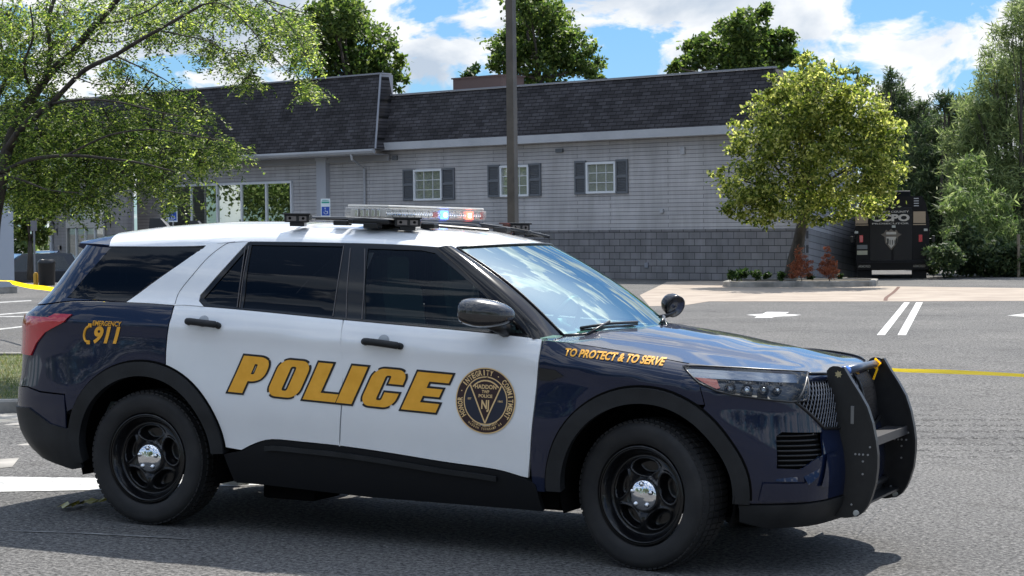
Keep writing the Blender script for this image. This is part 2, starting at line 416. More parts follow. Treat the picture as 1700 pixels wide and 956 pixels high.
# seam between fender and bumper cover runs from the lamp's tail down to the arch
seam = pxs([(1161, 636), (1185, 668), (1205, 700)])
fender = fend_top+[(hl[0][0]+.03, fz(hl[0][0]+.03)), hl[0], hl[-1], hl[-2]] + [(.33, .86)] + [p for p in fa[::-1] if p[0] < .30 and p[1] > .42] + [(-.55, .36), (-.62, .36)] + [p for p in reversed(p_fd[1:])]
panel('front_fender', fender, navy, car, gap=.003, grid=.03)
top_strip = [(u, fz(xof(u))) for u in np.linspace(hl[0][0]+.03, hl[4][0], 14)] + hl[:5][::-1]
panel('fender_top', top_strip, navy, car, gap=.001, grid=.03)
panel('fender_badge', pxs([c6(*q) for q in [(85, 170), (150, 180), (183, 203), (130, 222), (85, 220)]]), satin, car, off=.006, gap=0, both=True)
# front bumper cover (navy) from the seam to the centre line
fog = pxs([c6(*q) for q in [(1040, 447), (1062, 430), (1225, 430), (1232, 520), (1190, 545), (1140, 580), (1042, 577)]])
gr = pxs([c6(*q) for q in [(1165, 195), (1260, 195)]])+[(UF, .985), (UF, .665)]+pxs([c6(*q) for q in [(1290, 415), (1232, 415), (1120, 312)]])
bump_o = [hl[-2], hl[-3], hl[-4], hl[-5], hl[-6], hl[-7], gr[-1], gr[-2], (gr[-3][0], gr[-3][1]), (UF, .66), (UF, .40)] + pxs([c6(*q) for q in [(1280, 690), (1160, 713), (885, 718)]]) + [p for p in fa if p[0] > .30 and p[1] > .42][::-1][:0] + [p for p in arch(0, AO+.004, 2, 88) if p[0] > .30 and p[1] > .42] + [(.33, .86)]
panel('front_bumper', bump_o, navy, car, gap=.002, grid=.03, holes=[fog])
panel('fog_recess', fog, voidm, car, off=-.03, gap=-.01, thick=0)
fr_ = [(p[0], p[1]) for p in fog]; fu0 = min(p[0] for p in fog); fu1 = max(p[0] for p in fog); fz0 = min(p[1] for p in fog); fz1 = max(p[1] for p in fog)
for k in range(7):
    zz = fz0+(fz1-fz0)*(k+.7)/7.5
    for sg in (-1, 1):
        fgm = MB(); fgm.tube([shell(fu0+(fu1-fu0-.03)*t/8+.006, zz, sg, -.018) for t in range(9)], .0055, 6); fgm.build('grille_slat', satin, car, smooth=True)
# facets of the bumper corner: an angled blade under the fog opening and a flat pad below it
def facet(nm, quad, offs):
    for sg in (-1, 1):
        q = pxs([c6(*p) for p in quad]); n_ = 6; V = []; 
        for a in range(n_+1):
            for b_ in range(n_+1):
                s, t = a/n_, b_/n_; u = (1-s)*(1-t)*q[0][0]+s*(1-t)*q[1][0]+s*t*q[2][0]+(1-s)*t*q[3][0]; z = (1-s)*(1-t)*q[0][1]+s*(1-t)*q[1][1]+s*t*q[2][1]+(1-s)*t*q[3][1]
                o = (1-s)*(1-t)*offs[0]+s*(1-t)*offs[1]+s*t*offs[2]+(1-s)*t*offs[3]; V.append(shell(u, z, sg, o))
        F = [(a*(n_+1)+b_, (a+1)*(n_+1)+b_, (a+1)*(n_+1)+b_+1, a*(n_+1)+b_+1) for a in range(n_) for b_ in range(n_)]
        mesh(nm, V, F if sg < 0 else [f[::-1] for f in F], navy, car, True)
facet('bumper_blade', [(1040, 582), (1132, 590), (1120, 628), (1038, 628)], (-.020, -.020, .016, .004))
facet('bumper_blade', [(1138, 582), (1228, 522), (1205, 606), (1162, 640)], (-.018, -.022, .012, .020))
facet('bumper_pad', [(985, 634), (1160, 634), (1162, 704), (966, 708)], (.016, .018, .010, .008))
facet('bumper_pad', [(1236, 520), (1290, 500), (1284, 640), (1212, 650)], (.014, .004, .004, .016))
lip = pxs([c6(*q) for q in [(885, 722), (1160, 717), (1280, 693)]])+[(UF, .385), (UF, .28)]+pxs([c6(*q) for q in [(1300, 770), (1100, 812), (1000, 818), (890, 790)]])
panel('bumper_lip', lip, plastic, car, off=.006, gap=.002, thick=.05)
# grille
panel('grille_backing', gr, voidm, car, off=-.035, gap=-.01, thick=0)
gu0, gu1 = min(p[0] for p in gr), UF
def inpoly(pt, poly):
    c = False; x, y = pt
    for k in range(len(poly)):
        x1, y1 = poly[k]; x2, y2 = poly[k-1]
        if (y1 > y) != (y2 > y) and x < (x2-x1)*(y-y1)/(y2-y1)+x1: c = not c
    return c
meshm = pm('grille_metal', (.16, .165, .18), .25, .9)
gm = MB()
for sg in (-1, 1):
    for sl_ in (-1, 1):
        for k in range(-40, 80):
            pts = []
            for j in range(60):
                zz = .64+.40*j/59; uu = gu0+k*.030+sl_*(zz-.64)*.62
                if inpoly((uu, zz), gr): pts.append(shell(uu, zz, sg, -.012+.003*sl_))
                elif len(pts) > 1: gm.tube(pts, .0035, 5); pts = []
                else: pts = []
            if len(pts) > 1: gm.tube(pts, .0035, 5)
gm.build('grille_mesh', meshm, car, smooth=True)
gf = MB()
for sg in (-1, 1):
    pts = [shell(u, z, sg, .002) for u, z in densify(gr, .04)]; gf.tube(pts+pts[:1], .008, 6)
gf.build('grille_frame', satin, car, smooth=True)
# headlights
for sg in (-1, 1):
    V, F = cdt(shrink(densify(hl, .02), .003), .03)
    h = lift('headlight', V, F, lens, car, sg, .003, .006)
    b = lift('lamp_housing', *cdt(shrink(densify(hl, .02), -.004), .03), pm('lamp_housing', (.05, .055, .065), .25, .3), h, sg, -.045, 0)
    ed = MB(); pts = [shell(u, z, sg, .002) for u, z in densify(shrink(densify(hl, .02), -.001), .03)]; ed.tube(pts+pts[:1], .005, 6); ed.build('lamp_rim', satin, h, smooth=True)
    # chrome upper blade, projector modules, ribbed bezel
    def band(nm, pts_hi, pts_lo, o1, o2, m_):
        b_ = MB(); A_ = [shell(u, z, sg, o1) for u, z in spline(pts_hi, 8, False)]; B_ = [shell(u, z, sg, o2) for u, z in spline(pts_lo, 8, False)]; n_ = len(A_)
        b_.add(A_+B_, [(k, k+1, n_+k+1, n_+k) for k in range(n_-1)]); return b_.build(nm, m_, h, True)
    band('upper_blade', [(u, z-.006) for u, z in hl[0:5]], [(u+.012, z-.034) for u, z in hl[0:5]], -.010, -.030, dchrome)
    band('lower_bezel', [(u, z+.022) for u, z in (hl[-3], hl[-4], hl[-5], hl[-6])], [(u, z+.004) for u, z in (hl[-3], hl[-4], hl[-5], hl[-6])], -.030, -.008, satin)
    for k_, (uu, zz, rr) in enumerate(((hl[0][0]+.27, .956, .022), (hl[0][0]+.36, .953, .022), (hl[0][0]+.45, .952, .020), (hl[0][0]+.53, .952, .016))):
        P0 = Vector(shell(uu, zz, sg, -.034)); nn = (Vector(shell(uu, zz, sg, 0))-P0).normalized(); ch = MB()
        ch.lathe([(rr*1.35, -.008), (rr*1.35, .016), (rr*1.15, .018), (rr, .004)], P0, nn, 20); ch.build('lamp_bezel', satin, h, smooth=True)
        ch = MB(); ch.lathe([(rr, .004), (rr*.92, .012), (rr*.6, .019), (.001, .022)], P0, nn, 20); ch.build('projector', chrome if k_ % 2 else dchrome, h, smooth=True)
        ch = MB()
        for j in range(4): ch.box(P0+nn*.012+Vector((.012*(j-1.5), 0, .033)), (.008, .012, .010), rot=Matrix.Rotation(.4*j, 3, 'Z'))
        ch.build('reflector_rib', dchrome, h)
    am = shrink(densify([(hl[-1][0]+.02, hl[-1][1]-.003), (hl[-1][0]+.085, hl[-1][1]-.006), (hl[-1][0]+.15, hl[-1][1]-.012), (hl[-1][0]+.165, hl[-1][1]-.055), (hl[-2][0]+.09, hl[-3][1]+.012), (hl[-2][0]+.03, hl[-2][1]+.004)], .02), .001)
    lift('side_marker', *cdt(am, .03), amber, h, sg, -.012, .004)
# rear quarter (navy), white pillar, glass
w_b = pxs([(210, 502), (250, 504), (289, 507)])
qtop = pxs([(61, 509), (72, 498)])
tl = pxs([(50, 520), (93, 521), (121, 522), (107, 535), (76, 552), (62, 570), (53, 590), (49, 583)])
tl_in = [(UR+.45, 1.15), (UR+.45, .93)]
rq = [(UR+.02, fZs(-4.15)-.02)] + [(u, fZs(max(u, -4.1))-.002) for u in np.linspace(UR+.3, p_rd[0][0]-.003, 22)] + p_rd[1:] + [(p_rd[-1][0]-.001, arz(p_rd[-1][0]-.001))] + [p for p in arch(RW, AO+.006, 2, 178) if p[0] < p_rd[-1][0]-.01 and p[1] > .60] + [(-3.56, .62)] + pxs([c2(380, 335), c2(240, 318), c2(165, 290)]) + [(UR+.02, .70)]
rear_quarter = panel('rear_quarter', rq, navy, car, gap=.003, grid=.04)
bo = [(UR+.02, .695)]+pxs([c2(165, 292), c2(240, 322), c2(380, 338)])+[(-3.57, .62)]+[(-3.58, .50), (-3.50, .31), (-3.60, .29), (-3.95, .33), (UR+.02, .35)]
panel('rear_bumper', bo, navy, car, off=.003, gap=.002)
bl = [(UR+.02, .60)]+pxs([c2(115, 405), c2(175, 410), c2(240, 460), (c2(300, 505)), c2(440, 543)])+[(-3.50, .30), (-3.62, .285), (-3.95, .325), (UR+.02, .345)]
panel('rear_bumper_lower', bl, plastic, car, off=.014, gap=.002, thick=.02)
tlo = [tl[0], tl[1], tl[2], tl[3], tl[4], tl[5], tl[6]]
tlo = [(UR+.5, 1.155), (tl[1][0]-.05, 1.162), tl[1], tl[2], tl[3], tl[4], tl[5], (tl[6][0], .93), (UR+.5, .93)]
for o in panel('taillight', tlo, redlens, car, off=.010, gap=.001, thick=.014, grid=.03): pass
# greenhouse: white pillar and black window surround, glass panes
ztop = pchip([-4.2, -3.57, -2.83, -2.70, -2.50, -1.9, -1.3, -1.1], [1.565, 1.577, 1.594, 1.612, 1.624, 1.627, 1.618, 1.60])
pil = pxs([(341.6, 409), (300, 438), (250, 473), (210, 502), (250, 504), (289, 507)])
dlo_r = pxs([(413.6, 401), (372, 446), (333, 490), (331, 500), (339, 509)])
white_pillar = pil[:4]+pil[4:]+[(u, fZs(u)) for u in np.linspace(pil[5][0], dlo_r[4][0], 4)][1:]+dlo_r[::-1][1:]+[(dlo_r[0][0], ztop(dlo_r[0][0])), (pil[0][0], ztop(pil[0][0]))]
panel('side_pillar', white_pillar, white, car, gap=.001, off=.004)[0]['label'] = 'white pillar behind the rear door'
# thin seam of the rear door's frame
sm = MB(); pts = [shell(*topix(*q), -1, .0045) for q in spline([(391, 402), (375, 406), (347, 427), (322, 455), (299, 484), (291, 505)], 5, False)]; sm.tube(pts, .0018, 4)
sm.build('door_seam', voidm, car)
a_low = pxs([(880, 560), (903, 563)])
# lower front corner of the door glass region
tri = [(u, fZs(u)+.003) for u in np.linspace(dlo_r[4][0], -.60, 24)]
aup = pxs([(893, 546), (860, 517), (800, 462), (760, 425), (745, 411)])
surround = tri + aup + [(u, ztop(u)) for u in np.linspace(-1.30, dlo_r[0][0], 12)] + dlo_r[:4]
g_rq = pxs([(413+6, 410), (436-20, 404)])
quarter_pane = pxs([(407, 414), (403, 450), (397, 485), (399, 511), (346, 504.5), (339, 497), (341, 490), (376, 450)])[0:]
quarter_pane = pxs([(413, 410), (404, 460), (399, 511), (347, 503.5), (338.5, 495), (376, 452)])
rear_pane = pxs([(418, 406.5), (571, 409), (561, 470), (553, 524.5), (480, 517), (403, 511), (409, 460)])
front_pane = pxs([(611, 412.5), (700, 415.5), (722, 420), (760, 451), (800, 486), (868, 553), (750, 544.5), (606, 529.5), (606, 470)])
panel('window_surround', surround, glossb, car, off=.0, gap=.001, grid=.035, holes=[rear_pane, front_pane, quarter_pane])
for nm, o, m in (('rear_door_window', rear_pane, dark_glass), ('quarter_window', quarter_pane, dark_glass), ('front_door_window', front_pane, tint_glass)):
    panel(nm, o, m, car, off=-.006, gap=-.004, thick=0, grid=.05)
# bright bead along window frames
beadm = pm('bead_grey', (.09, .08, .08), .4)
for q in ([(571, 408), (561, 470), (553, 525)], [(582, 412), (577, 470), (575, 528)], [(413.6, 408), (404, 460), (398, 511)], [(606, 413), (605, 470), (601, 530)], [(408, 408), (401, 455), (394, 510)]):
    bd = MB(); bd.tube([shell(*topix(*p), -1, .002) for p in spline(q, 4, False)], .003, 4); bd.build('window_bead', beadm, car)
# rear side glass and the dark pillar behind it
qg = pxs([(186, 411), (341, 411), (300, 438), (250, 472), (210, 501), (160, 498), (112, 494), (150, 450)])
panel('rear_side_window', qg, dark_glass, car, off=.004, gap=.001, thick=.008, grid=.04)
dp = pxs([(164, 411), (186, 411), (150, 450), (112, 494), (86, 490)])
dpil = [(u, fZs(max(u, -4.1))+.002) for u in np.linspace(UR+.55, pil[3][0], 14)] + [qg[4], qg[5], qg[6], qg[7], qg[0]] + [(dp[0][0], ztop(-3.55)), (-3.85, 1.585), (UR+.75, 1.585)]
panel('rear_pillar', dpil, navy, car, off=.002, gap=.001)
bk = MB()
V, F = cdt(densify([(UR+.001, 1.24), (UR+.56, 1.235), (UR+.76, 1.58), (UR+.001, 1.58)], .05), .06)
lift('rear_window', V, F, dark_glass, car, -1, .0, .006); lift('rear_window', V, F, dark_glass, car, 1, .0, .006)
# arch cladding
for cx, a0, a1, nm in ((0, 185, -3, 'front_arch_trim'), (RW, 188, 5, 'rear_arch_trim')):
    o = circ(cx, .40, AO, a0, a1, 40)+circ(cx, .40, AI, a1, a0, 40)
    if cx == 0: o = [(u, max(z, .375)) for u, z in o]
    panel(nm, o, plastic, car, off=.022, gap=0, thick=.07, grid=.03)
    o2 = circ(cx, .40, AO+.012, a0-2, a1+2, 40)+circ(cx, .40, AO-.01, a1+2, a0-2, 40)
    panel('arch_seal', o2, voidm, car, off=.004, gap=0, thick=.01, grid=.05)
# wheel wells and floor
for cx in (0, RW):
    for sg in (-1, 1):
        ww = MB()
        prof = circ(cx, .42, .475, 200, -20, 24)
        V = []; 
        for x, z in prof: V += [(x, sg*.955, z), (x, sg*.55, z)]
        ww.add(V, [(2*k, 2*k+2, 2*k+3, 2*k+1) for k in range(24)]); ww.add([(x, sg*.55, z) for x, z in prof], [tuple(range(25))]); ww.build('wheel_well', voidm, car)
ub = MB(); ub.box((-1.51, 0, .36), (1.98, 1.68, .19)); ub.box((-3.85, 0, .46), (.36, 1.2, .2)); ub.box((-1.6, 0, .33), (4.7, 1.05, .18)); ub.box((-1.5, -.2, .235), (1.7, .5, .09), bev=.02); ub.box((-2.2, -.62, .23), (.34, .3, .1), bev=.02); ub.tube([(-2.9, .5, .28), (-3.6, .55, .3), (-4.1, .6, .29)], .04)
ub.box((.62, 0, .55), (.28, 1.3, .5))
ub.build('underbody', voidm, car)
# ---- bonnet
hood_mb = []
NU, NV = 46, 40
us = [p for p in np.linspace(-.60, UF-.02, NU)]
V = []; F = []
cC = pchip([-.6, -.25, .0, .3, .55, .72, .80], [.030, .060, .058, .045, .022, .006, .0])
for i, u in enumerate(us):
    zz = fz(xof(u))
    A = shell(u, zz, -1)
    for j in range(NV+1):
        t = -1+2*j/NV; x, y = A[0], A[1]*-t
        yy = t*abs(A[1]); rel = abs(yy)
        z = A[2]+cC(x)*(1-t*t)
        # power dome: raised centre with two soft creases
        ct = .60-.16*(x+.5); k = 1/(1+math.exp((rel-ct)/.018)); z += .014*k*min(1, max(0, (.66-x)/.25))*min(1, (x+.9)/.3)
        xb = x + (.05*(1-t*t) if x > .6 else 0)*0
        cowl = (.19*(1-t*t)) * max(0, (-.30-x)/.30) if x < -.30 else 0
        V.append((x+cowl, yy, z))
for i in range(NU-1):
    for j in range(NV): a = i*(NV+1)+j; F.append((a, a+NV+1, a+NV+2, a+1))
hood = mesh('hood', V, F, navy, car, True)
for p in hood.data.polygons: p.use_smooth = True
# nose strip from the bonnet's lip down to the grille and lamps
nv = []; nf = []
NUn = 40; un = np.linspace(hl[4][0]-.02, UF, NUn)
for sg in (-1, 1):
    b = len(nv)
    for u in un:
        zz = fz(xof(u))
        for z, o in ((zz, -.004), (zz-.010, .001), (zz-.030, .002), (.980, -.02)): nv.append(shell(u, z, sg, o))
    for i in range(NUn-1):
        for j in range(3):
            a = b+i*4+j; q = (a, a+1, a+5, a+4); nf.append(q if sg > 0 else q[::-1])
mesh('nose_panel', nv, nf, navy, car, True)
# ---- windscreen, roof
def wsp(s, t, off=0):
    base = np.array([-.29-.25*t*t, .775*t, 1.178-.012*t*t]); head = np.array([-1.04-.20*t*t, .635*t, 1.635-.022*t*t])
    p = base+(head-base)*s; n = np.array([.52, .15*t, .84]); n /= np.linalg.norm(n)
    return p+n*(.032*math.sin(PI*min(max(s, 0), 1))+off)
def grid_mesh(name, fn, nu, nv_, mat, parent, flip=False):
    V = [fn(i/nu, j/nv_) for i in range(nu+1) for j in range(nv_+1)]
    F = [(i*(nv_+1)+j, (i+1)*(nv_+1)+j, (i+1)*(nv_+1)+j+1, i*(nv_+1)+j+1) for i in range(nu) for j in range(nv_)]
    if flip: F = [f[::-1] for f in F]
    return mesh(name, V, F, mat, parent, True)
wsg = grid_mesh('windshield', lambda a, b: wsp(a, -1+2*b), 16, 28, ws_glass, car)
fr_ = MB(); fr_.tube([wsp(s, -1, .004) for s in np.linspace(-.02, 1, 14)], .006, 6); fr_.tube([wsp(s, 1, .004) for s in np.linspace(-.02, 1, 14)], .006, 6); fr_.tube([wsp(1.0, t, .004) for t in np.linspace(-1, 1, 20)], .006, 6)
fr_.tube([wsp(0, t, .0) for t in np.linspace(-1, 1, 20)], .010, 6)
fr_.build('windshield_trim', satin, car, True)
pillm = pm('pillar_black', (.005, .005, .006), .10, spec=.30)
# black A pillars between screen and door frame
sideA = spline([(-.585, 1.162), (-.70, 1.235), (-.86, 1.355), (-1.02, 1.47), (-1.17, 1.57), (-1.262, 1.624)], 4, False)
for sg in (-1, 1):
    av = []; af = []; b = 0; n = len(sideA)
    for k, (u, z) in enumerate(sideA):
        s = k/(n-1); A = np.array(shell(u, z, sg, .002)); B = wsp(s, sg*1.0)
        A2 = np.array(shell(u-.05, z-.012, sg, .004))
        mid = (A+B)/2+np.array([.004, sg*.006, .008])
        av += [A2, A, mid, B]
    for k in range(n-1):
        for j in range(3): a = b+k*4+j; q = (a, a+4, a+5, a+1); af.append(q if sg < 0 else q[::-1])
    mesh('windshield_pillar', av, af, pillm, car, True)
rz = pchip([-3.95, -3.8, -3.6, -3.3, -2.8, -2.2, -1.7, -1.42, -1.28, -1.15, -1.04], [1.612, 1.640, 1.675, 1.712, 1.742, 1.746, 1.732, 1.708, 1.685, 1.660, 1.636])
def roofp(a, b):
    t = -1+2*b
    xf_ = -1.04-.20*t*t; xr_ = -3.66+.16*t*t
    x = xr_+(xf_-xr_)*a
    Y = .705-.04*max(0, (-2.9-x))/.9-.075*max(0, (x+1.75)/.7)
    e = ztop(x)-.004+ (.0 if x < -1.7 else -.009*((x+1.7)/.5)**2); xc_ = x+.20*t*t*max(0, (a-.6)/.4)-.0
    c = rz(xc_)
    k = abs(t); z = e+(c-e)*(max(0, 1-k**3.2))**.62
    if k > .86: z += .0
    # two pressed ribs along the roof
    z += .006*math.exp(-((abs(t)-.80)/.03)**2)*min(1, max(0, (a)*6), (1-a)*6)
    return (x, t*Y, z)
roof = grid_mesh('roof', roofp, 60, 64, white, car)
roof['label'] = 'white roof'
for sg in (0, 1):
    re_ = MB(); pts = [Vector(roofp(a, sg))+Vector((0, 0, .0)) for a in np.linspace(0, 1, 30)]; re_.tube(pts, .007, 6); re_.build('roof_gutter', glossb, car, True)
# reflective square at the middle pillar and side strip
# spoiler
sp = MB()
Vs = []
for j in range(17):
    t = -1+2*j/16; x0 = -3.60+.14*t*t; x1 = -3.90+.17*t*t; y = t*.655; zc = ztop(-3.6)
    k = (max(0, 1-abs(t)**3.2))**.62; za = zc+(rz(-3.62)-zc)*k+.004; zb_ = zc+.018+(rz(-3.9)-zc-.018)*k*.9
    Vs += [(x0, y, za), ((x0+x1)/2, y, (za+zb_)/2+.005), (x1, y, zb_), (x1-.012, y, zb_-.02), (x1+.06, y, zb_-.045), (x0, y*.99, za-.075)]
Fs = [(j*6+k, j*6+(k+1) % 6, j*6+6+(k+1) % 6, j*6+6+k) for j in range(16) for k in range(6)]+[tuple(range(6)), tuple(16*6+k for k in reversed(range(6)))]
mesh('spoiler', Vs, Fs, navy, car, True, sharp=40)
# ---- wheels
tyre_prof = [(.250, -.10), (.262, .112), (.275, .124), (.300, .132), (.335, .134), (.352, .130), (.366, .120), (.374, .104), (.379, .085), (.381, .05), (.381, -.05), (.379, -.085), (.366, -.12), (.335, -.134), (.262, -.112)]
def wheel(cx, sg, steer):
    w = empty('wheel', (cx, sg*.845, .381), steer, car)
    m = MB(); ax = (0, sg, 0); m.lathe(tyre_prof, (0, 0, 0), ax, 72)
    # tread blocks
    for k in range(72):
        a = 2*PI*k/72; R3 = Matrix.Rotation(a, 3, 'Y')
        for yy, wd in ((.098, .034), (.055, .036), (.0, .05), (-.055, .036), (-.098, .034)):
            rr = .3835-.010*(abs(yy) > .09)
            m.box(R3 @ Vector((rr*math.cos(.02*(yy > 0)), yy*sg, 0)), (.008, wd, .024), rot=R3)
    m.build('tire', rubber, w, sharp=40)
    r = MB(); nR, nT = 46, 160; V = []
    for i in range(nR+1):
        rr = .02+(.246-.02)*i/nR
        for j in range(nT):
            th = 2*PI*j/nT
            if rr > .232: d = .105+.010*math.exp(-((rr-.240)/.005)**2)
            elif rr > .205: d = .105-.050*(.232-rr)/.027
            elif rr > .185: d = .055+.005*(.205-rr)/.02
            else: d = .060+.022*math.sin(PI*min(1, (.185-rr)/.12))
            # five window pockets, wider towards the rim
            ph = ((th-math.radians(18-36))*5/(2*PI) % 1)-.5; aw = abs(ph)*2
            wpk = .66+.16*(rr-.13)/.05
            q = ((aw/wpk)**2.4+(abs(rr-.142)/.038)**2.4)
            k = 1/(1+math.exp((q-1)*8)); rim_ = math.exp(-((q-1.5)/.4)**2)
            d = d*(1-k)+(.012)*k+.008*rim_*(rr < .19)
            V.append((rr*math.cos(th), sg*d, rr*math.sin(th)))
    F = [(i*nT+j, i*nT+(j+1) % nT, (i+1)*nT+(j+1) % nT, (i+1)*nT+j) for i in range(nR) for j in range(nT)]
    if sg < 0: F = [f[::-1] for f in F]
    r.add(V, F); r.lathe([(.246, .117), (.252, .118), (.256, .110)], (0, 0, 0), ax, 60); rim = r.build('rim', glossb, w, smooth=True)
    h = MB(); h.lathe([(.084, .045), (.084, .082), (.080, .094), (.070, .101), (.045, .107), (.02, .111), (.001, .112)], (0, 0, 0), ax, 40)
    for k in range(5):
        a = 2*PI*(k+.25)/5; h.lathe([(.0135, .09), (.0135, .108), (.010, .115), (.001, .117)], (.058*math.cos(a), 0, .058*math.sin(a)), ax, 12)
    h.build('hub_cap', chrome, w, smooth=True)
    return w
WR = math.radians
wheel(0, -1, -WR(12)); wheel(RW, -1, 0); wheel(0, 1, -WR(12)); wheel(RW, 1, 0)
brs = pm('brake_steel', (.22, .2, .18), .5, .7)
for cx in (0, RW):
    for sg in (-1, 1):
        bw = MB(); bw.lathe([(.001, 0), (.165, 0), (.165, .02), (.06, .03)], (cx, sg*.80, .381), (0, sg, 0), 30); bw.build('brake_disc', brs, car)
# ---- door handles
for (pts, d) in (([(314, 535), (337, 538.5), (363, 541)], rdoor), ([(607, 568), (636, 571.5), (665, 575)], fdoor)):
    P = [topix(*q) for q in pts]
    for sg, dd in ((-1, d[0]), (1, d[1])):
        m = MB(); pp = spline([P[0], P[1], P[2]], 8, False)
        m.tube([shell(u, z, sg, .012+.026*math.sin(PI*min(max(k/(len(pp)-1), .0), 1))**.35) for k, (u, z) in enumerate(pp)], [.008]+[.0195]*(len(pp)-2)+[.008], 10)
        for q in (P[0], P[2]): m.tube([shell(*q, sg, -.005), shell(*q, sg, .022)], .018, 12)
        m.build('door_handle', plastic, dd, smooth=True)
        c = MB(); u, z = P[1]; c.lathe([(.034, 0), (.032, .003), (.001, .002)], shell(u+.0, z+.018, sg, .001), Vector(shell(u, z, sg, 1))-Vector(shell(u, z, sg, 0)), 24)
        c.build('handle_recess', pm('recess_grey', (.34, .36, .38), .5), dd, smooth=True)
# ---- mirrors
def mirror(sg):
    bm = bmesh.new(); bmesh.ops.create_uvsphere(bm, u_segments=36, v_segments=22, radius=1)
    for v in bm.verts:
        x, y, z = v.co
        s_ = lambda a, p: math.copysign(abs(a)**p, a)
        xx = s_(x, .8); yy = s_(y, .7); zz = s_(z, .75)
        X = xx*.155 if x > 0 else max(xx*.14, -.085)
        Z = zz*(.084 if z > 0 else .076)*(1-.18*max(0, xx))*(1-.10*max(0, -yy))
        Y = yy*.135*(1-.35*max(0, xx))
        v.co = (X-.02*yy, sg*(1.085+Y-.045*max(0, xx)), 1.285+Z-.014*xx)
    if sg < 0: bmesh.ops.reverse_faces(bm, faces=bm.faces)
    me = bpy.data.meshes.new('side_mirror'); bm.to_mesh(me); bm.free()
    for p in me.polygons: p.use_smooth = True
    o = link('side_mirror', me, mirrorcap, car); o.location = (-.865, sg*.06, .075); o.scale = (.94, .94, .94)
    a = MB(); a.tube([(.08, sg*.90, 1.180), (.06, sg*1.0, 1.205), (.02, sg*1.06, 1.235)], [.045, .036, .03], 10); a.build('mirror_arm', satin, o, smooth=True)
    t = MB(); t.tube([(.118, sg*1.00, 1.288), (.085, sg*1.10, 1.290), (.035, sg*1.175, 1.292)], [.008, .010, .007], 8); t.build('turn_signal', lens, o, True)
    g = MB(); g.box((-.083, sg*1.085, 1.285), (.008, .20, .105), bev=.003); g.build('mirror_glass', glossb, o)
mirror(-1)
# spotlight by the far windscreen pillar
spt = MB(); spc = Vector((-.56, .97, 1.275)); sdir = Vector((.78, -.50, -.38)).normalized()
spt.lathe([(.001, -.075), (.025, -.07), (.050, -.054), (.063, -.03), (.069, .01), (.071, .026), (.064, .030)], spc, sdir, 28)
spt.tube([(-.60, .78, 1.20), (-.56, .88, 1.215), (-.53, .93, 1.24)], .014, 8)
sl2 = spt.build('spotlight', glossb, car, smooth=True)
q = MB(); q.lathe([(.064, .026), (.04, .016), (.02, .008), (.001, .016)], spc, sdir, 28); q.build('spotlight_reflector', dchrome, sl2, smooth=True)
q = MB(); q.lathe([(.064, .030), (.001, .034)], spc, sdir, 28); q.build('spotlight_lens', lens, sl2, smooth=True)
# wipers
for t0, t1 in ((-.86, -.28), (.12, .86)):
    wp = MB(); a = Vector(wsp(.035, t0, .02)); b = Vector(wsp(.055, t1, .02)); wp.tube([a, (a+b)/2+Vector((0, 0, .008)), b], .008, 6); wp.tube([Vector(wsp(-.02, t0, .01)), a+(b-a)*.5+Vector((0, 0, .02))], .007, 6)
    wp.tube([a-Vector((0, 0, .012)), b-Vector((0, 0, .012))], .006, 4); wp.build('wiper', satin, car, smooth=True)
cw = MB(); cv = [wsp(-.01, t, -.004) for t in np.linspace(-1, 1, 20)]; cv2 = [np.array([p[0]+.16, p[1], p[2]-.03]) for p in cv]
cw.add(cv+cv2, [(k, 20+k, 21+k, k+1) for k in range(19)]); cw.build('cowl', satin, car)
# ---- interior
itr = MB()
itr.box((-.62, 0, 1.06), (.62, 1.44, .16), bev=.05); itr.box((-.95, 0, .95), (.3, 1.3, .25), bev=.05)
itr.box((-2.0, 0, .62), (3.0, 1.5, .1))
for y in (-.38, .38):
    itr.box((-1.72, y, 1.05), (.16, .5, .72), bev=.06, rot=Matrix.Rotation(-.15, 3, 'Y')); itr.box((-1.78, y, 1.46), (.12, .28, .2), bev=.04); itr.box((-1.45, y, .75), (.55, .5, .2), bev=.05)
itr.box((-2.75, 0, 1.0), (.15, 1.3, .6), bev=.05)
itr.build('interior', pm('interior_grey', (.10, .125, .125), .7), car)
st = MB()
R = Matrix.Rotation(-1.15, 3, 'Y'); ring = []
for k in range(33):
    a = 2*PI*k/32; v = R @ Vector((.19*math.cos(a), .19*math.sin(a), 0)); ring.append(Vector((-1.03, .37, 1.15))+v)
st.tube(ring, .015, 8); st.box((-1.03, .37, 1.15), (.03, .15, .1), rot=Matrix.Rotation(-.4, 3, 'Y')); st.tube([ring[8], ring[24]], .012); st.tube([(-1.03, .37, 1.15), (-.8, .37, 1.05)], .03)
st.build('steering_wheel', pm('wheel_grip', (.05, .06, .07), .5), car, smooth=True)
cg = MB()
for y in np.linspace(-.62, .62, 9): cg.tube([(-1.98, y, .9), (-1.98, y, 1.62)], .008, 5)
for z in (.95, 1.15, 1.35, 1.58): cg.tube([(-1.98, -.66, z), (-1.98, .66, z)], .010, 5)
cg.build('partition_cage', satin, car)
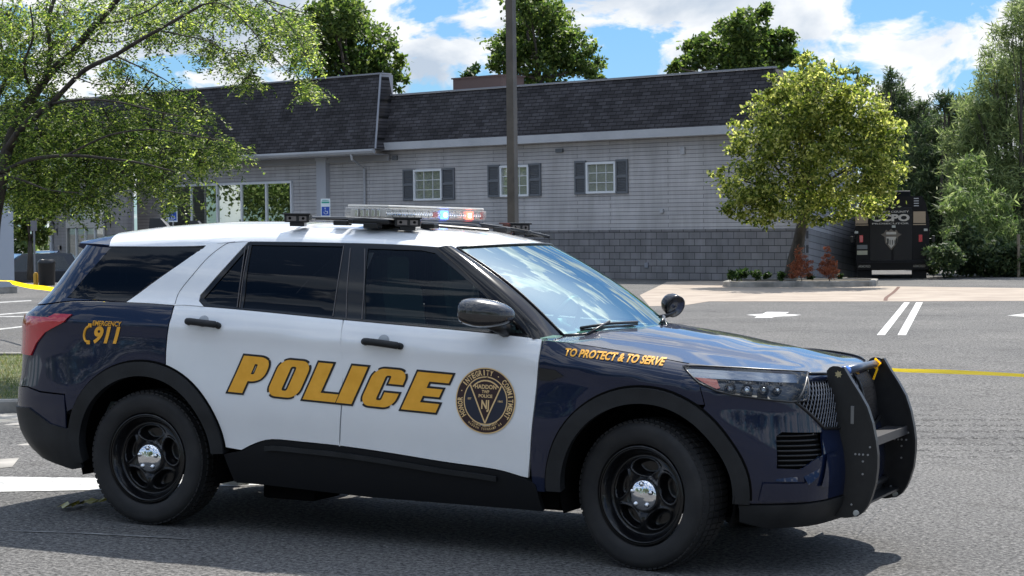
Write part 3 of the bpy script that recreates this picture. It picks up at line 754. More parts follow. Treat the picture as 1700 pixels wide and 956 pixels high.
# ---- roof equipment
blue_e = pm('blue_lamp', (.02, .05, .5), .3, emis=(.03, .12, 1), es=7); red_e = pm('red_lamp', (.5, .02, .02), .3, emis=(1, .06, .03), es=6); wh_e = pm('lamp_core', (.8, .8, .8), .3, emis=(1, .55, .35), es=9); bc_e = pm('blue_core', (.5, .7, 1), .3, emis=(.35, .65, 1), es=9)
clearm = pm('module_grey', (.55, .53, .49), .35, .1)
bar_lens = bpy.data.materials.new('frosted_lens'); bar_lens.use_nodes = True; _t = bar_lens.node_tree; _b = _t.nodes['Principled BSDF']; _b.inputs['Base Color'].default_value = (.78, .76, .70, 1); _b.inputs['Roughness'].default_value = .12
_tr = _t.nodes.new('ShaderNodeBsdfTransparent'); _mx = _t.nodes.new('ShaderNodeMixShader'); _mx.inputs[0].default_value = .20; _t.links.new(_tr.outputs[0], _mx.inputs[1]); _t.links.new(_b.outputs[0], _mx.inputs[2]); _t.links.new(_mx.outputs[0], _t.nodes['Material Output'].inputs[0])
lb = empty('light_bar', (-1.80, 0, 1.772), 0, car)
m = MB(); m.box((0, 0, -.022), (.26, 1.24, .026), bev=.008); m.build('light_bar_base', satin, lb)
m = MB(); m.box((0, 0, .028), (.29, 1.27, .060), bev=.016); m.build('light_bar_lens', bar_lens, lb, smooth=True)
m = MB(); m.box((0, 0, .0655), (.26, 1.24, .010), bev=.004); m.build('light_bar_top', pm('top_white', (.80, .78, .72), .4), lb)
m = MB(); rnd = random.Random(3)
for k in range(14):
    y = -.58+k*.0892
    if 9 < k < 0: continue
    for sx in (-1, 1): m.box((sx*.095, y, .026), (.035, .075, .044), bev=.006)
m.box((0, 0, .02), (.10, 1.2, .04)); m.build('lamp_modules', clearm, lb)
rf = MB()
for k in range(14):
    y = -.58+k*.0892
    for j in range(3): rf.lathe([(.013, 0), (.009, .006), (.001, .003)], (.1135, y-.028+.028*j, .026), (1, 0, 0), 10)
for sx in range(5): rf.box((-.07+.035*sx, -.622, .026), (.02, .01, .04), bev=.003)
rf.build('lamp_reflectors', chrome, lb)
m = MB(); m.box((.118, .10, .024), (.012, .085, .050), bev=.003); bl_ = m.build('blue_light', blue_e, lb); m = MB(); m.box((.1265, .10, .024), (.004, .03, .024)); m.build('lit_core', bc_e, bl_)
m = MB(); m.box((.118, .44, .024), (.012, .085, .050), bev=.003); rl_ = m.build('red_light', red_e, lb); m = MB(); m.box((.1265, .43, .024), (.004, .03, .026)); m.build('lit_core', wh_e, rl_)
m = MB(); m.box((.118, .615, .026), (.012, .03, .046), bev=.003); m.box((.118, -.02, .024), (.01, .06, .03), bev=.003); m.build('red_filter', pm('red_filter', (.45, .05, .04), .3), lb)
def zr(x, y): return rz(x)-.02*abs(y/.6)**3
# plate reader cameras and their brackets
def reader(x, y, rz_, name='plate_camera'):
    e = empty(name, (x, y, zr(x, y)+.012), rz_, car); e.scale = (.85, .85, .8)
    m = MB(); m.box((0, 0, .028), (.17, .10, .055), bev=.006); m.box((0, .01, .06), (.19, .14, .012), bev=.003); m.tube([(-.0, .06, .02), (.02, .2, .035), (.05, .3, .03)], .012, 8); m.box((0, 0, -.012), (.10, .08, .03), bev=.004); m.build('camera_body', satin, e)
    m = MB(); m.box((-.035, -.0515, .028), (.065, .004, .034)); m.box((.042, -.0515, .028), (.05, .004, .034)); m.build('camera_glass', pm('cam_glass', (.16, .14, .13), .2), e)
    m = MB(); m.lathe([(.010, 0), (.001, .003)], (-.045, -.054, .03), (0, -1, 0), 12); m.lathe([(.010, 0), (.001, .003)], (.045, -.054, .03), (0, -1, 0), 12); m.build('camera_eye', voidm, e)
    return e
reader(-2.26, -.60, WR(18)); reader(-1.60, -.52, WR(25)); reader(-1.42, .55, WR(60)); reader(-2.2, .6, WR(150))
br = MB(); rr2 = random.Random(5)
for (a, b) in (((-2.2, -.5), (-1.6, -.45)), ((-1.9, -.62), (-1.3, -.1)), ((-1.6, -.45), (-1.45, .5)), ((-1.5, .2), (-1.25, .66)), ((-1.95, .6), (-1.3, .62)), ((-2.3, -.45), (-2.25, .5))):
    A = Vector((*a, zr(*a)+.028)); B = Vector((*b, zr(*b)+.022)); br.tube([A, (A+B)/2+Vector((0, 0, .008)), B], .010, 6)
for x, y in ((-2.0, -.55), (-1.78, -.6), (-1.55, -.35), (-1.45, 0), (-1.40, .3), (-1.36, .52), (-1.35, .64), (-1.5, .6), (-2.05, .5)):
    br.box((x, y, zr(x, y)+.012), (.09, .06, .028), bev=.005)
br.build('roof_rack_bracket', satin, car)
for (px, py, w_, h_, Y) in ((266, 378, .155, .055, -.22), (328, 372, .12, .05, .25)):
    an = MB(); P = aty(px, py, Y); x, y = P[0], Y; z = zr(x, y)
    an.add([(x-w_*.45, y-.02, z-.01), (x+w_*.55, y-.02, z-.01), (x+w_*.55, y+.02, z-.01), (x-w_*.45, y+.02, z-.01), (x-w_*.45, y-.012, z+h_), (x+w_*.05, y-.012, z+h_), (x+w_*.05, y+.012, z+h_), (x-w_*.45, y+.012, z+h_)], [(3, 2, 1, 0), (4, 5, 6, 7), (0, 1, 5, 4), (1, 2, 6, 5), (2, 3, 7, 6), (3, 0, 4, 7)]); an.build('antenna', satin, car)
dm = MB(); P = aty(497, 368, 0.0); dm.lathe([(.045, -.01), (.045, .02), (.036, .04), (.001, .05)], (P[0], 0, zr(P[0], 0)), (0, 0, 1), 20); dm.build('roof_dome', satin, car, smooth=True)
# ---- push bar
pbm = pm('push_bar_black', (.007, .007, .008), .42); noisy(pbm, 20, (.006, .006, .007), (.012, .012, .013))
plate = [(.785, 1.020), (.80, 1.038), (.818, 1.046), (.845, 1.046), (.864, 1.040), (.905, .975), (.95, .91), (.991, .842), (1.02, .76), (1.040, .67), (1.050, .60), (1.050, .53), (1.042, .45), (1.022, .38), (1.003, .334), (.980, .300), (.952, .279), (.90, .268), (.848, .271), (.828, .300), (.835, .34), (.85, .489), (.853, .643), (.83, .80), (.80, .92)]
pb = empty('push_bar', (.9, 0, .6), 0, car)
def sh_(p): return (p[0]-.9, p[1]-.6)
for sg in (-1, 1):
    y0 = sg*.42
    m = MB(); pl = [sh_(p) for p in plate]
    m.prism(pl, lambda a, b: (a, y0-.006, b), lambda a, b: (a, y0+.006, b))
    # rolled front flange
    fe = [sh_(p) for p in plate[4:17]]
    for k in range(len(fe)-1):
        a, b = fe[k], fe[k+1]; m.add([(a[0], y0-.022, a[1]), (b[0], y0-.022, b[1]), (b[0], y0+.022, b[1]), (a[0], y0+.022, a[1]), (a[0]+.014, y0-.022, a[1]+.004), (b[0]+.014, y0-.022, b[1]+.004), (b[0]+.014, y0+.022, b[1]+.004), (a[0]+.014, y0+.022, a[1]+.004)], [(0, 1, 2, 3), (7, 6, 5, 4), (0, 4, 5, 1), (1, 5, 6, 2), (2, 6, 7, 3), (3, 7, 4, 0)])
    p_ = m.build('side_plate', pbm, pb)
    b = MB()
    for (x, z) in ((.945, .60), (.965, .60), (.985, .60), (1.01, .60), (.985, .565), (.985, .50), (.93, .34), (1.02, .64)):
        for s2 in (-1, 1): b.lathe([(.0055, 0), (.0055, .003), (.001, .0035)], (x-.9, y0+s2*.006, z-.6), (0, s2, 0), 8)
    b.build('bolt', pm('bolt_grey', (.35, .35, .36), .4, .6), p_)
    b = MB()
    for s2 in (-1, 1): b.lathe([(.017, 0), (.013, .003), (.001, .003)], (.955-.9, y0+s2*.006, .297-.6), (0, s2, 0), 14)
    b.build('shackle_hole', pm('hole_bright', (.55, .54, .5), .5), p_)
    b = MB(); b.box((.925-.9, y0+sg*.008, .80-.6), (.018, .005, .092), bev=.002); b.build('marker_light', pm('marker_grey', (.20, .20, .20), .3, .4), p_)
    b = MB(); rr3 = []
    for k in range(14):
        a = 2*PI*k/14; r_ = .020 if k % 2 == 0 else .012; rr3.append((.848-.9+r_*math.cos(a), 1.005-.6+r_*math.sin(a)))
    b.prism(rr3, lambda a, c: (a, y0+sg*.007, c), lambda a, c: (a, y0+sg*.009, c)); b.build('star_badge', pm('badge_gold', (.5, .42, .24), .4, .5), p_)
m = MB(); m.tube([(.845-.9, -.42, 1.015-.6), (.845-.9, .42, 1.015-.6)], .021, 14); m.build('top_tube', pm('tube_steel', (.05, .07, .11), .3, .6), pb, smooth=True)
m = MB(); m.tube([(.845-.9, -.34, 1.015-.6), (.845-.9, -.25, 1.015-.6)], .024, 14); m.build('tube_sleeve', pm('blue_sleeve', (.01, .10, .42), .3), pb, smooth=True)
m = MB(); m.box((.955-.9, 0, .665-.6), (.11, .83, .012)); m.box((1.012-.9, 0, .655-.6), (.01, .83, .045)); m.build('cross_member', pm('member_grey', (.06, .06, .065), .35, .4), pb)
m = MB(); m.box((.93-.9, 0, .33-.6), (.10, .83, .012)); m.tube([(.9-.9, -.42, .38-.6), (.9-.9, .42, .38-.6)], .02); m.box((.84-.9, 0, .45-.6), (.02, .8, .12)); m.build('lower_cross_member', pbm, pb)
# ---- lettering
def curve_mesh(cu):
    o = bpy.data.objects.new('tmp', cu); COL.objects.link(o); dg = bpy.context.evaluated_depsgraph_get(); dg.update()
    me = bpy.data.meshes.new_from_object(o.evaluated_get(dg)); bpy.data.objects.remove(o); return me
def loops_curve(loops, off=0.0):
    cu = bpy.data.curves.new('tmp', 'CURVE'); cu.dimensions = '2D'; cu.fill_mode = 'FRONT'; cu.offset = off; cu.bevel_depth = 0
    for lp in loops:
        s = cu.splines.new('POLY'); s.points.add(len(lp)-1)
        for k, p in enumerate(lp): s.points[k].co = (p[0], p[1], 0, 1)
        s.use_cyclic_u = True
    return cu
def map_mesh(name, me, fn, mat, parent, maxlen=.06, scale=1):
    bm = bmesh.new(); bm.from_mesh(me); bmesh.ops.triangulate(bm, faces=bm.faces)
    for it in range(4):
        L_ = [e for e in bm.edges if e.calc_length() > maxlen/scale]
        if not L_: break
        bmesh.ops.subdivide_edges(bm, edges=L_, cuts=1); bmesh.ops.triangulate(bm, faces=[f for f in bm.faces if len(f.verts) > 3])
    for v in bm.verts: v.co = Vector(fn(v.co.x, v.co.y))
    me2 = bpy.data.meshes.new(name); bm.to_mesh(me2); bm.free(); bpy.data.meshes.remove(me)
    return link(name, me2, mat, parent)
def font_mesh(txt, size=1, offset=0, shear=0, space=1, align='LEFT'):
    cu = bpy.data.curves.new('tmp', 'FONT'); cu.body = txt; cu.size = size; cu.offset = offset; cu.shear = shear; cu.space_character = space; cu.align_x = align; cu.fill_mode = 'FRONT'; cu.resolution_u = 4
    return curve_mesh(cu)
def rc(pts, r, n=5):
    """polygon with rounded corners; r per corner"""
    O = []; m = len(pts)
    for k in range(m):
        p = np.array(pts[k], float); a = np.array(pts[k-1], float); b = np.array(pts[(k+1) % m], float); rr = r[k] if isinstance(r, (list, tuple)) else r
        if rr <= 0: O.append(tuple(p)); continue
        ta = (a-p)/np.linalg.norm(a-p); tb = (b-p)/np.linalg.norm(b-p); A = p+ta*rr; B = p+tb*rr
        for j in range(n+1): t = j/n; O.append(tuple((1-t)**2*A+2*t*(1-t)*p+t*t*B))
    return O
H_ = 187
LET = {
 'P': (65, [rc([(0, 0), (76, 0), (76, 62), (120, 62), (152, 90), (152, 160), (120, 187), (0, 187)], [0, 0, 0, 30, 26, 30, 30, 0]), rc([(76, 98), (92, 98), (92, 150), (76, 150)], [0, 7, 7, 0])[::-1]]),
 'O': (265, [rc([(0, 30), (30, 0), (135, 0), (165, 30), (165, 157), (135, 187), (30, 187), (0, 157)], 22), rc([(68, 32), (97, 32), (97, 155), (68, 155)], 12)[::-1]]),
 'L': (462, [[(0, 0), (170, 0), (170, 40), (76, 40), (76, 187), (0, 187)]]),
 'I': (636, [[(0, 0), (80, 0), (80, 187), (0, 187)]]),
 'C': (754, [rc([(0, 30), (30, 0), (140, 0), (170, 28), (170, 72), (98, 72), (98, 32), (70, 32), (70, 155), (98, 155), (98, 116), (170, 116), (170, 159), (140, 187), (30, 187), (0, 157)], [22, 22, 22, 22, 0, 0, 10, 12, 12, 10, 0, 0, 22, 22, 22, 22])]),
 'E': (968, [[(0, 0), (172, 0), (172, 42), (76, 42), (76, 74), (156, 74), (156, 113), (76, 113), (76, 145), (172, 145), (172, 187), (0, 187)]])}
def police_fn(off):
    B = np.array(topix(378, 650)); E1 = np.array(topix(725, 685)); T = np.array(topix(405, 590))
    ex = (E1-B)/1082; ey = (T-B)/187
    def f(x, y): p = B+ex*(x-62)+ey*y; return shell(p[0], p[1], -1, off)
    return f
loops = [[(x+ox, y) for x, y in lp] for ox, lps in LET.values() for lp in lps]
ld = MB()
lett = empty('police_lettering', (0, 0, 0), 0, car)
def grow(lp, d, hole):
    lp = [lp[k] for k in range(len(lp)) if math.dist(lp[k], lp[k-1]) > .5]
    return lp if d == 0 else shrink(lp, d if hole else -d)
def place_let(ch, off, o2, mat, nm, parent):
    ox, lps = LET[ch]; me = curve_mesh(loops_curve([grow([((x+ox), y) for x, y in lp], off, k > 0) for k, lp in enumerate(lps)]))
    return map_mesh(nm, me, police_fn(o2), mat, parent, 60)
for ch in 'POLICE':
    g_ = place_let(ch, 0, .0050, gold, 'letter', lett); place_let(ch, 10, .0032, blackv, 'letter_outline', lett)
def text_on(name, txt, p0, p1, ph, mat, parent, off=.004, shear=.0, bold=.0, fit=True, flat=True):
    """p0 = baseline start pixel, p1 = baseline end pixel, ph = top of the first letter"""
    me = font_mesh(txt, 1, bold, 0, 1.0); xs = [v.co.x for v in me.vertices]; ys = [v.co.y for v in me.vertices]; x0, x1, y0, y1 = min(xs), max(xs), min(ys), max(ys)
    A = np.array(topix(*p0)); B = np.array(topix(*p1)); T = np.array(topix(*ph))
    def f(x, y): q = A+(B-A)*(x-x0)/(x1-x0)+(T-A)*(y-y0)/(y1-y0); return shell(q[0], q[1], -1, off)
    return map_mesh(name, me, f, mat, parent, .4)
mot = text_on('motto_lettering', 'TO PROTECT & TO SERVE', (936, 591), (1100, 608), (940, 578), gold, car, bold=.035)
text_on('number_lettering', '911', (152, 570), (193, 571.5), (159, 541), gold, car, bold=.04)
text_on('emergency_lettering', 'EMERGENCY', (154, 540), (201, 542), (155.5, 532), gold, car, bold=.02)
ph = MB(); pp = [topix(*q) for q in ((150, 540), (143, 546), (140, 556), (142, 565), (147, 568))]; ph.tube([shell(*q, -1, .003) for q in spline(pp, 5, False)], [.004]+[.0075]*19+[.004] if False else .007, 6)
for q in (pp[0], pp[4]): ph.box(shell(*q, -1, .003), (.022, .006, .022))
ph.build('phone_symbol', gold, car)
# seal on the front door
sc = np.array(topix(806.5, 665)); Rz = abs(topix(806.5, 610)[1]-topix(806.5, 719.5)[1])/2; Ru = abs(topix(757, 665)[0]-topix(856, 665)[0])/2
seal = empty('door_seal', (0, 0, 0), 0, fdoor[0])
seal['label'] = 'round navy seal with gold lettering and a triangle'
def sfn(off): return lambda x, y: shell(sc[0]+x*Ru, sc[1]+y*Rz, -1, off)
def ring(r0, r1, off, mat, nm):
    n = 64; V = [];
    for k in range(n):
        a = 2*PI*k/n; V += [sfn(off)(r0*math.cos(a), r0*math.sin(a)), sfn(off)(r1*math.cos(a), r1*math.sin(a))]
    F = [(2*k, 2*((k+1) % n), 2*((k+1) % n)+1, 2*k+1) for k in range(n)]
    if r0 < .01: V = V
    return mesh(nm, V, F, mat, seal)
maroon = pm('seal_maroon', (.030, .010, .012), .4)
ring(.001, 1.0, .0030, maroon, 'seal_disc'); ring(.97, 1.005, .0045, goldlight, 'seal_ring'); ring(.70, .735, .0045, goldlight, 'seal_ring'); ring(.001, .70, .0038, sealb, 'seal_field')
def seg(p, q, w, off=.0058):
    p = np.array(p); q = np.array(q); d = (q-p)/np.linalg.norm(q-p); n = np.array([-d[1], d[0]])*w/2; k = 6; V = []
    for j in range(k+1): m_ = p+(q-p)*j/k; V += [sfn(off)(*(m_+n)), sfn(off)(*(m_-n))]
    return V, [(2*j, 2*j+1, 2*j+3, 2*j+2) for j in range(k)]
tf = MB(); tf.add([sfn(.0044)(x, y) for x, y in [(-.50, .50), (-.3, .56), (0, .60), (.3, .56), (.50, .50), (.25, -.08), (0, -.66), (-.25, -.08)]], [(0, 7, 6, 5, 4, 3, 2, 1)]); tf.build('triangle_field', maroon, seal)
tg = MB(); 
tg.add(*seg((-.52, .46), (0, -.68), .045)); tg.add(*seg((.52, .46), (0, -.68), .045))
arcp = [(.56*math.sin(a), .02+.56*math.cos(a)) for a in np.linspace(-.88, .88, 10)]
for k in range(9): tg.add(*seg((arcp[k][0], arcp[k][1]*1.0+.03), (arcp[k+1][0], arcp[k+1][1]+.03), .045))
tg.build('seal_triangle', goldlight, seal)
def stext(txt, x, y, h, w=None, rot=0, bold=.02, off=.0062, nm='seal_lettering'):
    me = font_mesh(txt, 1, bold); xs = [v.co.x for v in me.vertices]; ys = [v.co.y for v in me.vertices]; x0, x1, y0, y1 = min(xs), max(xs), min(ys), max(ys)
    w = w or (x1-x0)*h/(y1-y0); c, s = math.cos(rot), math.sin(rot)
    def f(a, b): p = ((a-x0)/(x1-x0)-.5)*w; q = ((b-y0)/(y1-y0)-.5)*h; return sfn(off)(x+p*c-q*s, y+p*s+q*c)
    return map_mesh(nm, me, f, goldlight, seal, .5)
stext('HADDON', 0, .42, .13, .72, bold=.03); stext('TWP', 0, .27, .10, .25, bold=.03); stext('POLICE', 0, .14, .10, .46, bold=.03); stext('NJ', 0, -.16, .36, .26, bold=.03)
stext('EST', -.53, .04, .06, .12); stext('1865', .50, .0, .06, .16)
def arct(txt, a0, a1, R_, h):
    n = len(txt)
    for k, ch in enumerate(txt):
        if ch == ' ': continue
        a = math.radians(a0+(a1-a0)*k/(n-1)); me = stext(ch, R_*math.cos(a), R_*math.sin(a), h if ch not in '.' else .04, (h*.62 if ch not in 'I.' else .04), a-PI/2 if a1 < a0 else a+PI/2, bold=.03)
arct('HONOR . INTEGRITY . COMMITMENT', 212, -32, .85, .17)
arct('HADDON TOWNSHIP NJ', 232, 308, .86, .07); arct('POLICE DEPARTMENT', 238, 302, .77, .06)
# ------------------------------------------------------------------ the lot under the car falls slightly to one side;
# everything beyond is level: it is laid out in its own level frame and turned by the difference (about 1.5 degrees)
rayW = ray
def atW(x, y, depth): d = rayW(x, y); return CAM+d*depth/(d@FW)
def atzW(x, y, z=0.0): d = rayW(x, y); return CAM+d*(z-CAM[2])/d[2]
ROLLB = -.011
RB = _r*math.cos(ROLLB)+_u*math.sin(ROLLB); UB = -_r*math.sin(ROLLB)+_u*math.cos(ROLLB)
_A = Matrix([list(RT), list(UP), list(FW)]).transposed(); _B = Matrix([list(RB), list(UB), list(FW)]).transposed()
TR = Matrix.Translation(Vector(CAM)) @ (_A @ _B.transposed()).to_4x4() @ Matrix.Translation(-Vector(CAM))
def ray(x, y):
    d = FW*FPX + RB*(x-850) - UB*(y-478); return d/np.linalg.norm(d)
_TI = TR.inverted()
FH = np.array([FW[0], FW[1]])/math.hypot(FW[0], FW[1])
def hz(x, y):
    d = (x-CAM[0])*FH[0]+(y-CAM[1])*FH[1]; s = min(max((d-14.5)/4.5, 0), 1); s = s*s*(3-2*s)
    l = (x-CAM[0])*FH[1]-(y-CAM[1])*FH[0]; q = min(max((-l-11.5)/2.5, 0), 1)*min(max((d-66)/5, 0), 1)
    return s*-(_TI[2][0]*x+_TI[2][1]*y+_TI[2][3])/_TI[2][2]-.85*q
WORLD = []
BEFORE = set(bpy.data.objects)
# ------------------------------------------------------------------ ground, road, paving
def flat(name, pts, z, mat, d=None, label=None):
    P = [(p[0], p[1], z+hz(p[0], p[1])) for p in pts]
    m = MB(); m.add(P, [tuple(range(len(P)))]); o = m.build(name, mat); o['kind'] = 'structure'
    me = o.data
    if me.polygons[0].normal.z < 0: me.flip_normals()
    WORLD.append(o); return o
def g(px, py):
    d = rayW(px, py); a, c = 1.0, 2000.0
    for k in range(60):
        t = (a+c)/2; p = CAM+d*t
        if p[2] > hz(p[0], p[1]): a = t
        else: c = t
    return (float(p[0]), float(p[1]))
asph = pm('asphalt', (.15, .15, .15), .93, spec=.25)
def asphalt_nodes(m, lo, hi):
    tc = nd(m, 'ShaderNodeTexCoord'); n1 = nd(m, 'ShaderNodeTexNoise'); n1.inputs['Scale'].default_value = 34; n1.inputs['Detail'].default_value = 6; n1.inputs['Roughness'].default_value = .85
    n2 = nd(m, 'ShaderNodeTexNoise'); n2.inputs['Scale'].default_value = .35; n2.inputs['Detail'].default_value = 6
    v = nd(m, 'ShaderNodeTexVoronoi'); v.inputs['Scale'].default_value = 27; v.feature = 'F1'
    for n in (n1, n2, v): lk(m, tc.outputs['Object'], n.inputs['Vector'])
    r = nd(m, 'ShaderNodeValToRGB'); r.color_ramp.elements[0].position = .42; r.color_ramp.elements[1].position = .58
    r.color_ramp.elements[0].color = (*lo, 1); r.color_ramp.elements[1].color = (*hi, 1); lk(m, n1.outputs[0], r.inputs[0])
    r2 = nd(m, 'ShaderNodeValToRGB'); r2.color_ramp.elements[0].position = .3; r2.color_ramp.elements[1].position = .75
    r2.color_ramp.elements[0].color = (.70, .70, .71, 1); r2.color_ramp.elements[1].color = (1.12, 1.1, 1.08, 1); lk(m, n2.outputs[0], r2.inputs[0])
    mu = nd(m, 'ShaderNodeMixRGB'); mu.blend_type = 'MULTIPLY'; mu.inputs[0].default_value = 1; lk(m, r.outputs[0], mu.inputs[1]); lk(m, r2.outputs[0], mu.inputs[2])
    # pale stones showing here and there, and hairline cracks
    r3 = nd(m, 'ShaderNodeValToRGB'); r3.color_ramp.elements[0].position = .0; r3.color_ramp.elements[1].position = .24; r3.color_ramp.elements[0].color = (1, 1, 1, 1); r3.color_ramp.elements[1].color = (0, 0, 0, 1); lk(m, v.outputs['Distance'], r3.inputs[0])
    mb = nd(m, 'ShaderNodeMixRGB'); mb.inputs[2].default_value = (hi[0]*1.6, hi[1]*1.57, hi[2]*1.5, 1); lk(m, r3.outputs[0], mb.inputs[0]); lk(m, mu.outputs[0], mb.inputs[1])
    vc = nd(m, 'ShaderNodeTexVoronoi'); vc.feature = 'DISTANCE_TO_EDGE'; vc.inputs['Scale'].default_value = .16
    nz = nd(m, 'ShaderNodeTexNoise'); nz.inputs['Scale'].default_value = 1.1; nz.inputs['Detail'].default_value = 6; lk(m, tc.outputs['Object'], nz.inputs['Vector'])
    va = nd(m, 'ShaderNodeVectorMath'); va.operation = 'ADD'; vs = nd(m, 'ShaderNodeVectorMath'); vs.operation = 'SCALE'; vs.inputs['Scale'].default_value = 2.2
    lk(m, nz.outputs['Color'], vs.inputs[0]); lk(m, tc.outputs['Object'], va.inputs[0]); lk(m, vs.outputs[0], va.inputs[1]); lk(m, va.outputs[0], vc.inputs['Vector'])
    rc_ = nd(m, 'ShaderNodeValToRGB'); rc_.color_ramp.elements[0].position = .0; rc_.color_ramp.elements[1].position = .0014; rc_.color_ramp.elements[0].color = (.88, .88, .88, 1); rc_.color_ramp.elements[1].color = (1, 1, 1, 1); lk(m, vc.outputs['Distance'], rc_.inputs[0])
    mc = nd(m, 'ShaderNodeMixRGB'); mc.blend_type = 'MULTIPLY'; mc.inputs[0].default_value = 1; lk(m, mb.outputs[0], mc.inputs[1]); lk(m, rc_.outputs[0], mc.inputs[2])
    ns = nd(m, 'ShaderNodeTexNoise'); ns.inputs['Scale'].default_value = 1.3; ns.inputs['Detail'].default_value = 8; ns.inputs['Roughness'].default_value = .65; lk(m, tc.outputs['Object'], ns.inputs['Vector'])
    rs_ = nd(m, 'ShaderNodeValToRGB'); rs_.color_ramp.elements[0].position = .56; rs_.color_ramp.elements[1].position = .74; rs_.color_ramp.elements[0].color = (1, 1, 1, 1); rs_.color_ramp.elements[1].color = (.62, .61, .60, 1); lk(m, ns.outputs[0], rs_.inputs[0])
    ms = nd(m, 'ShaderNodeMixRGB'); ms.blend_type = 'MULTIPLY'; ms.inputs[0].default_value = 1; lk(m, mc.outputs[0], ms.inputs[1]); lk(m, rs_.outputs[0], ms.inputs[2])
    lk(m, ms.outputs[0], bsdf(m).inputs['Base Color'])
    b = nd(m, 'ShaderNodeBump'); b.inputs['Strength'].default_value = .55; b.inputs['Distance'].default_value = .006; lk(m, n1.outputs[0], b.inputs['Height']); lk(m, b.outputs[0], bsdf(m).inputs['Normal'])
asphalt_nodes(asph, (.022, .022, .023), (.200, .197, .191))
gr_ = MB(); dl_ = [-500, -60, 0, 14.5]+[14.5+4.5*k/12 for k in range(1, 13)]+[30, 60, 66, 71, 120, 900]; ll_ = [-700, -100, -30, -14, -11.5, 0, 30, 100, 700]; RHd = np.array([FH[1], -FH[0]])
V_ = []
for d in dl_:
    for l in ll_: q = CAM[:2]+FH*d+RHd*l; V_.append((q[0], q[1], hz(*q)))
nl = len(ll_); gr_.add(V_, [(i*nl+j, i*nl+j+1, (i+1)*nl+j+1, (i+1)*nl+j) for i in range(len(dl_)-1) for j in range(nl-1)]); ground = gr_.build('parking_lot_ground', asph); ground['kind'] = 'structure'; WORLD.append(ground)
conc = pm('concrete', (.5, .45, .39), .9, spec=.2); noisy(conc, 1.2, (.28, .235, .195), (.37, .315, .262), detail=9, bump=.3, bscale=60)
kerbm = pm('kerb_concrete', (.30, .29, .27), .9, spec=.2); noisy(kerbm, 2.5, (.17, .165, .15), (.36, .34, .31), detail=9, bump=.3, bscale=40)
paint = pm('road_paint', (.72, .72, .70), .8, spec=.2); noisy(paint, 9, (.24, .24, .235), (.62, .62, .60), .36, .54, detail=10, rough=.8)
paintw = pm('worn_paint', (.5, .5, .5), .85, spec=.2); noisy(paintw, 7, (.19, .19, .19), (.52, .52, .50), .40, .58, detail=10, rough=.8)
flat('concrete_apron', [g(*q) for q in [(1108, 468), (1160, 466.5), (1300, 467), (1453, 475), (1900, 481), (1900, 499), (1450, 500.5), (1177, 500.5), (1136, 507), (1078, 508.5), (1062, 490)]], .004, conc)
crackm = pm('joint_seal', (.10, .045, .03), .9)
cp = spline([g(1470, 499.5), g(1472, 494), g(1483, 486), g(1490, 479), g(1492, 476.5)], 4, False); m = MB()
m.add([(x-.045, y, .008+hz(x, y)) for x, y in cp]+[(x+.045, y, .008+hz(x, y)) for x, y in cp], [(k, len(cp)+k, len(cp)+k+1, k+1) for k in range(len(cp)-1)]); o = m.build('pavement_joint', crackm); o['kind'] = 'structure'; WORLD.append(o)
c5 = lambda x, y: (x/2.4257+1000, y/2.4257+320)
arr = flat('arrow_marking', [g(*c5(*q)) for q in [(578, 492), (645, 488), (662, 480), (752, 481), (735, 489), (802, 492), (765, 497), (700, 499), (680, 504), (612, 504), (625, 497)]], .004, paint)
flat('arrow_marking', [g(*q) for q in [(1672, 524), (1700, 521), (1760, 521), (1760, 527), (1700, 526)]], .004, paint)
for q in ([(1501, 502), (1510.5, 502), (1469, 556.5), (1455.5, 556.5)], [(1521, 502), (1532, 502), (1504, 556.5), (1490, 556.5)]): flat('lane_marking', [g(*p) for p in q], .004, paint)
fadedm = pm('faded_paint', (.2, .2, .2), .9); noisy(fadedm, 7, (.09, .09, .09), (.26, .26, .25), .45, .62, detail=10, rough=.8)
flat('stop_marking', [g(*p) for p in [(-160, 790), (430, 798), (430, 806), (160, 814), (-160, 820)]], .004, paint)
flat('concrete_gutter', [g(*p) for p in [(-260, 693), (60, 686), (52, 735), (20, 776), (-260, 800)]], .004, kerbm)
for (a, b, w) in (((-200, 514), (52, 499), 1.6), ((-200, 539), (52, 518), 1.8), ((-200, 527), (48, 525.5), 1.4), ((-200, 571), (56, 540), 2.2)):
    flat('bay_marking', [g(a[0], a[1]-w/2), g(b[0], b[1]-w/2), g(b[0], b[1]+w/2), g(a[0], a[1]+w/2)], .004, paintw)
flat('old_marking', [g(*p) for p in [(20, 881.5), (110, 884), (200, 888), (322, 895.5), (322, 897), (200, 890), (110, 885.5), (20, 883)]], .004, fadedm)
flat('asphalt_patch', [g(*p) for p in [(1022, 472), (1118, 468), (1062, 489.5), (1020, 492)]], .005, paintw) if 0 else None
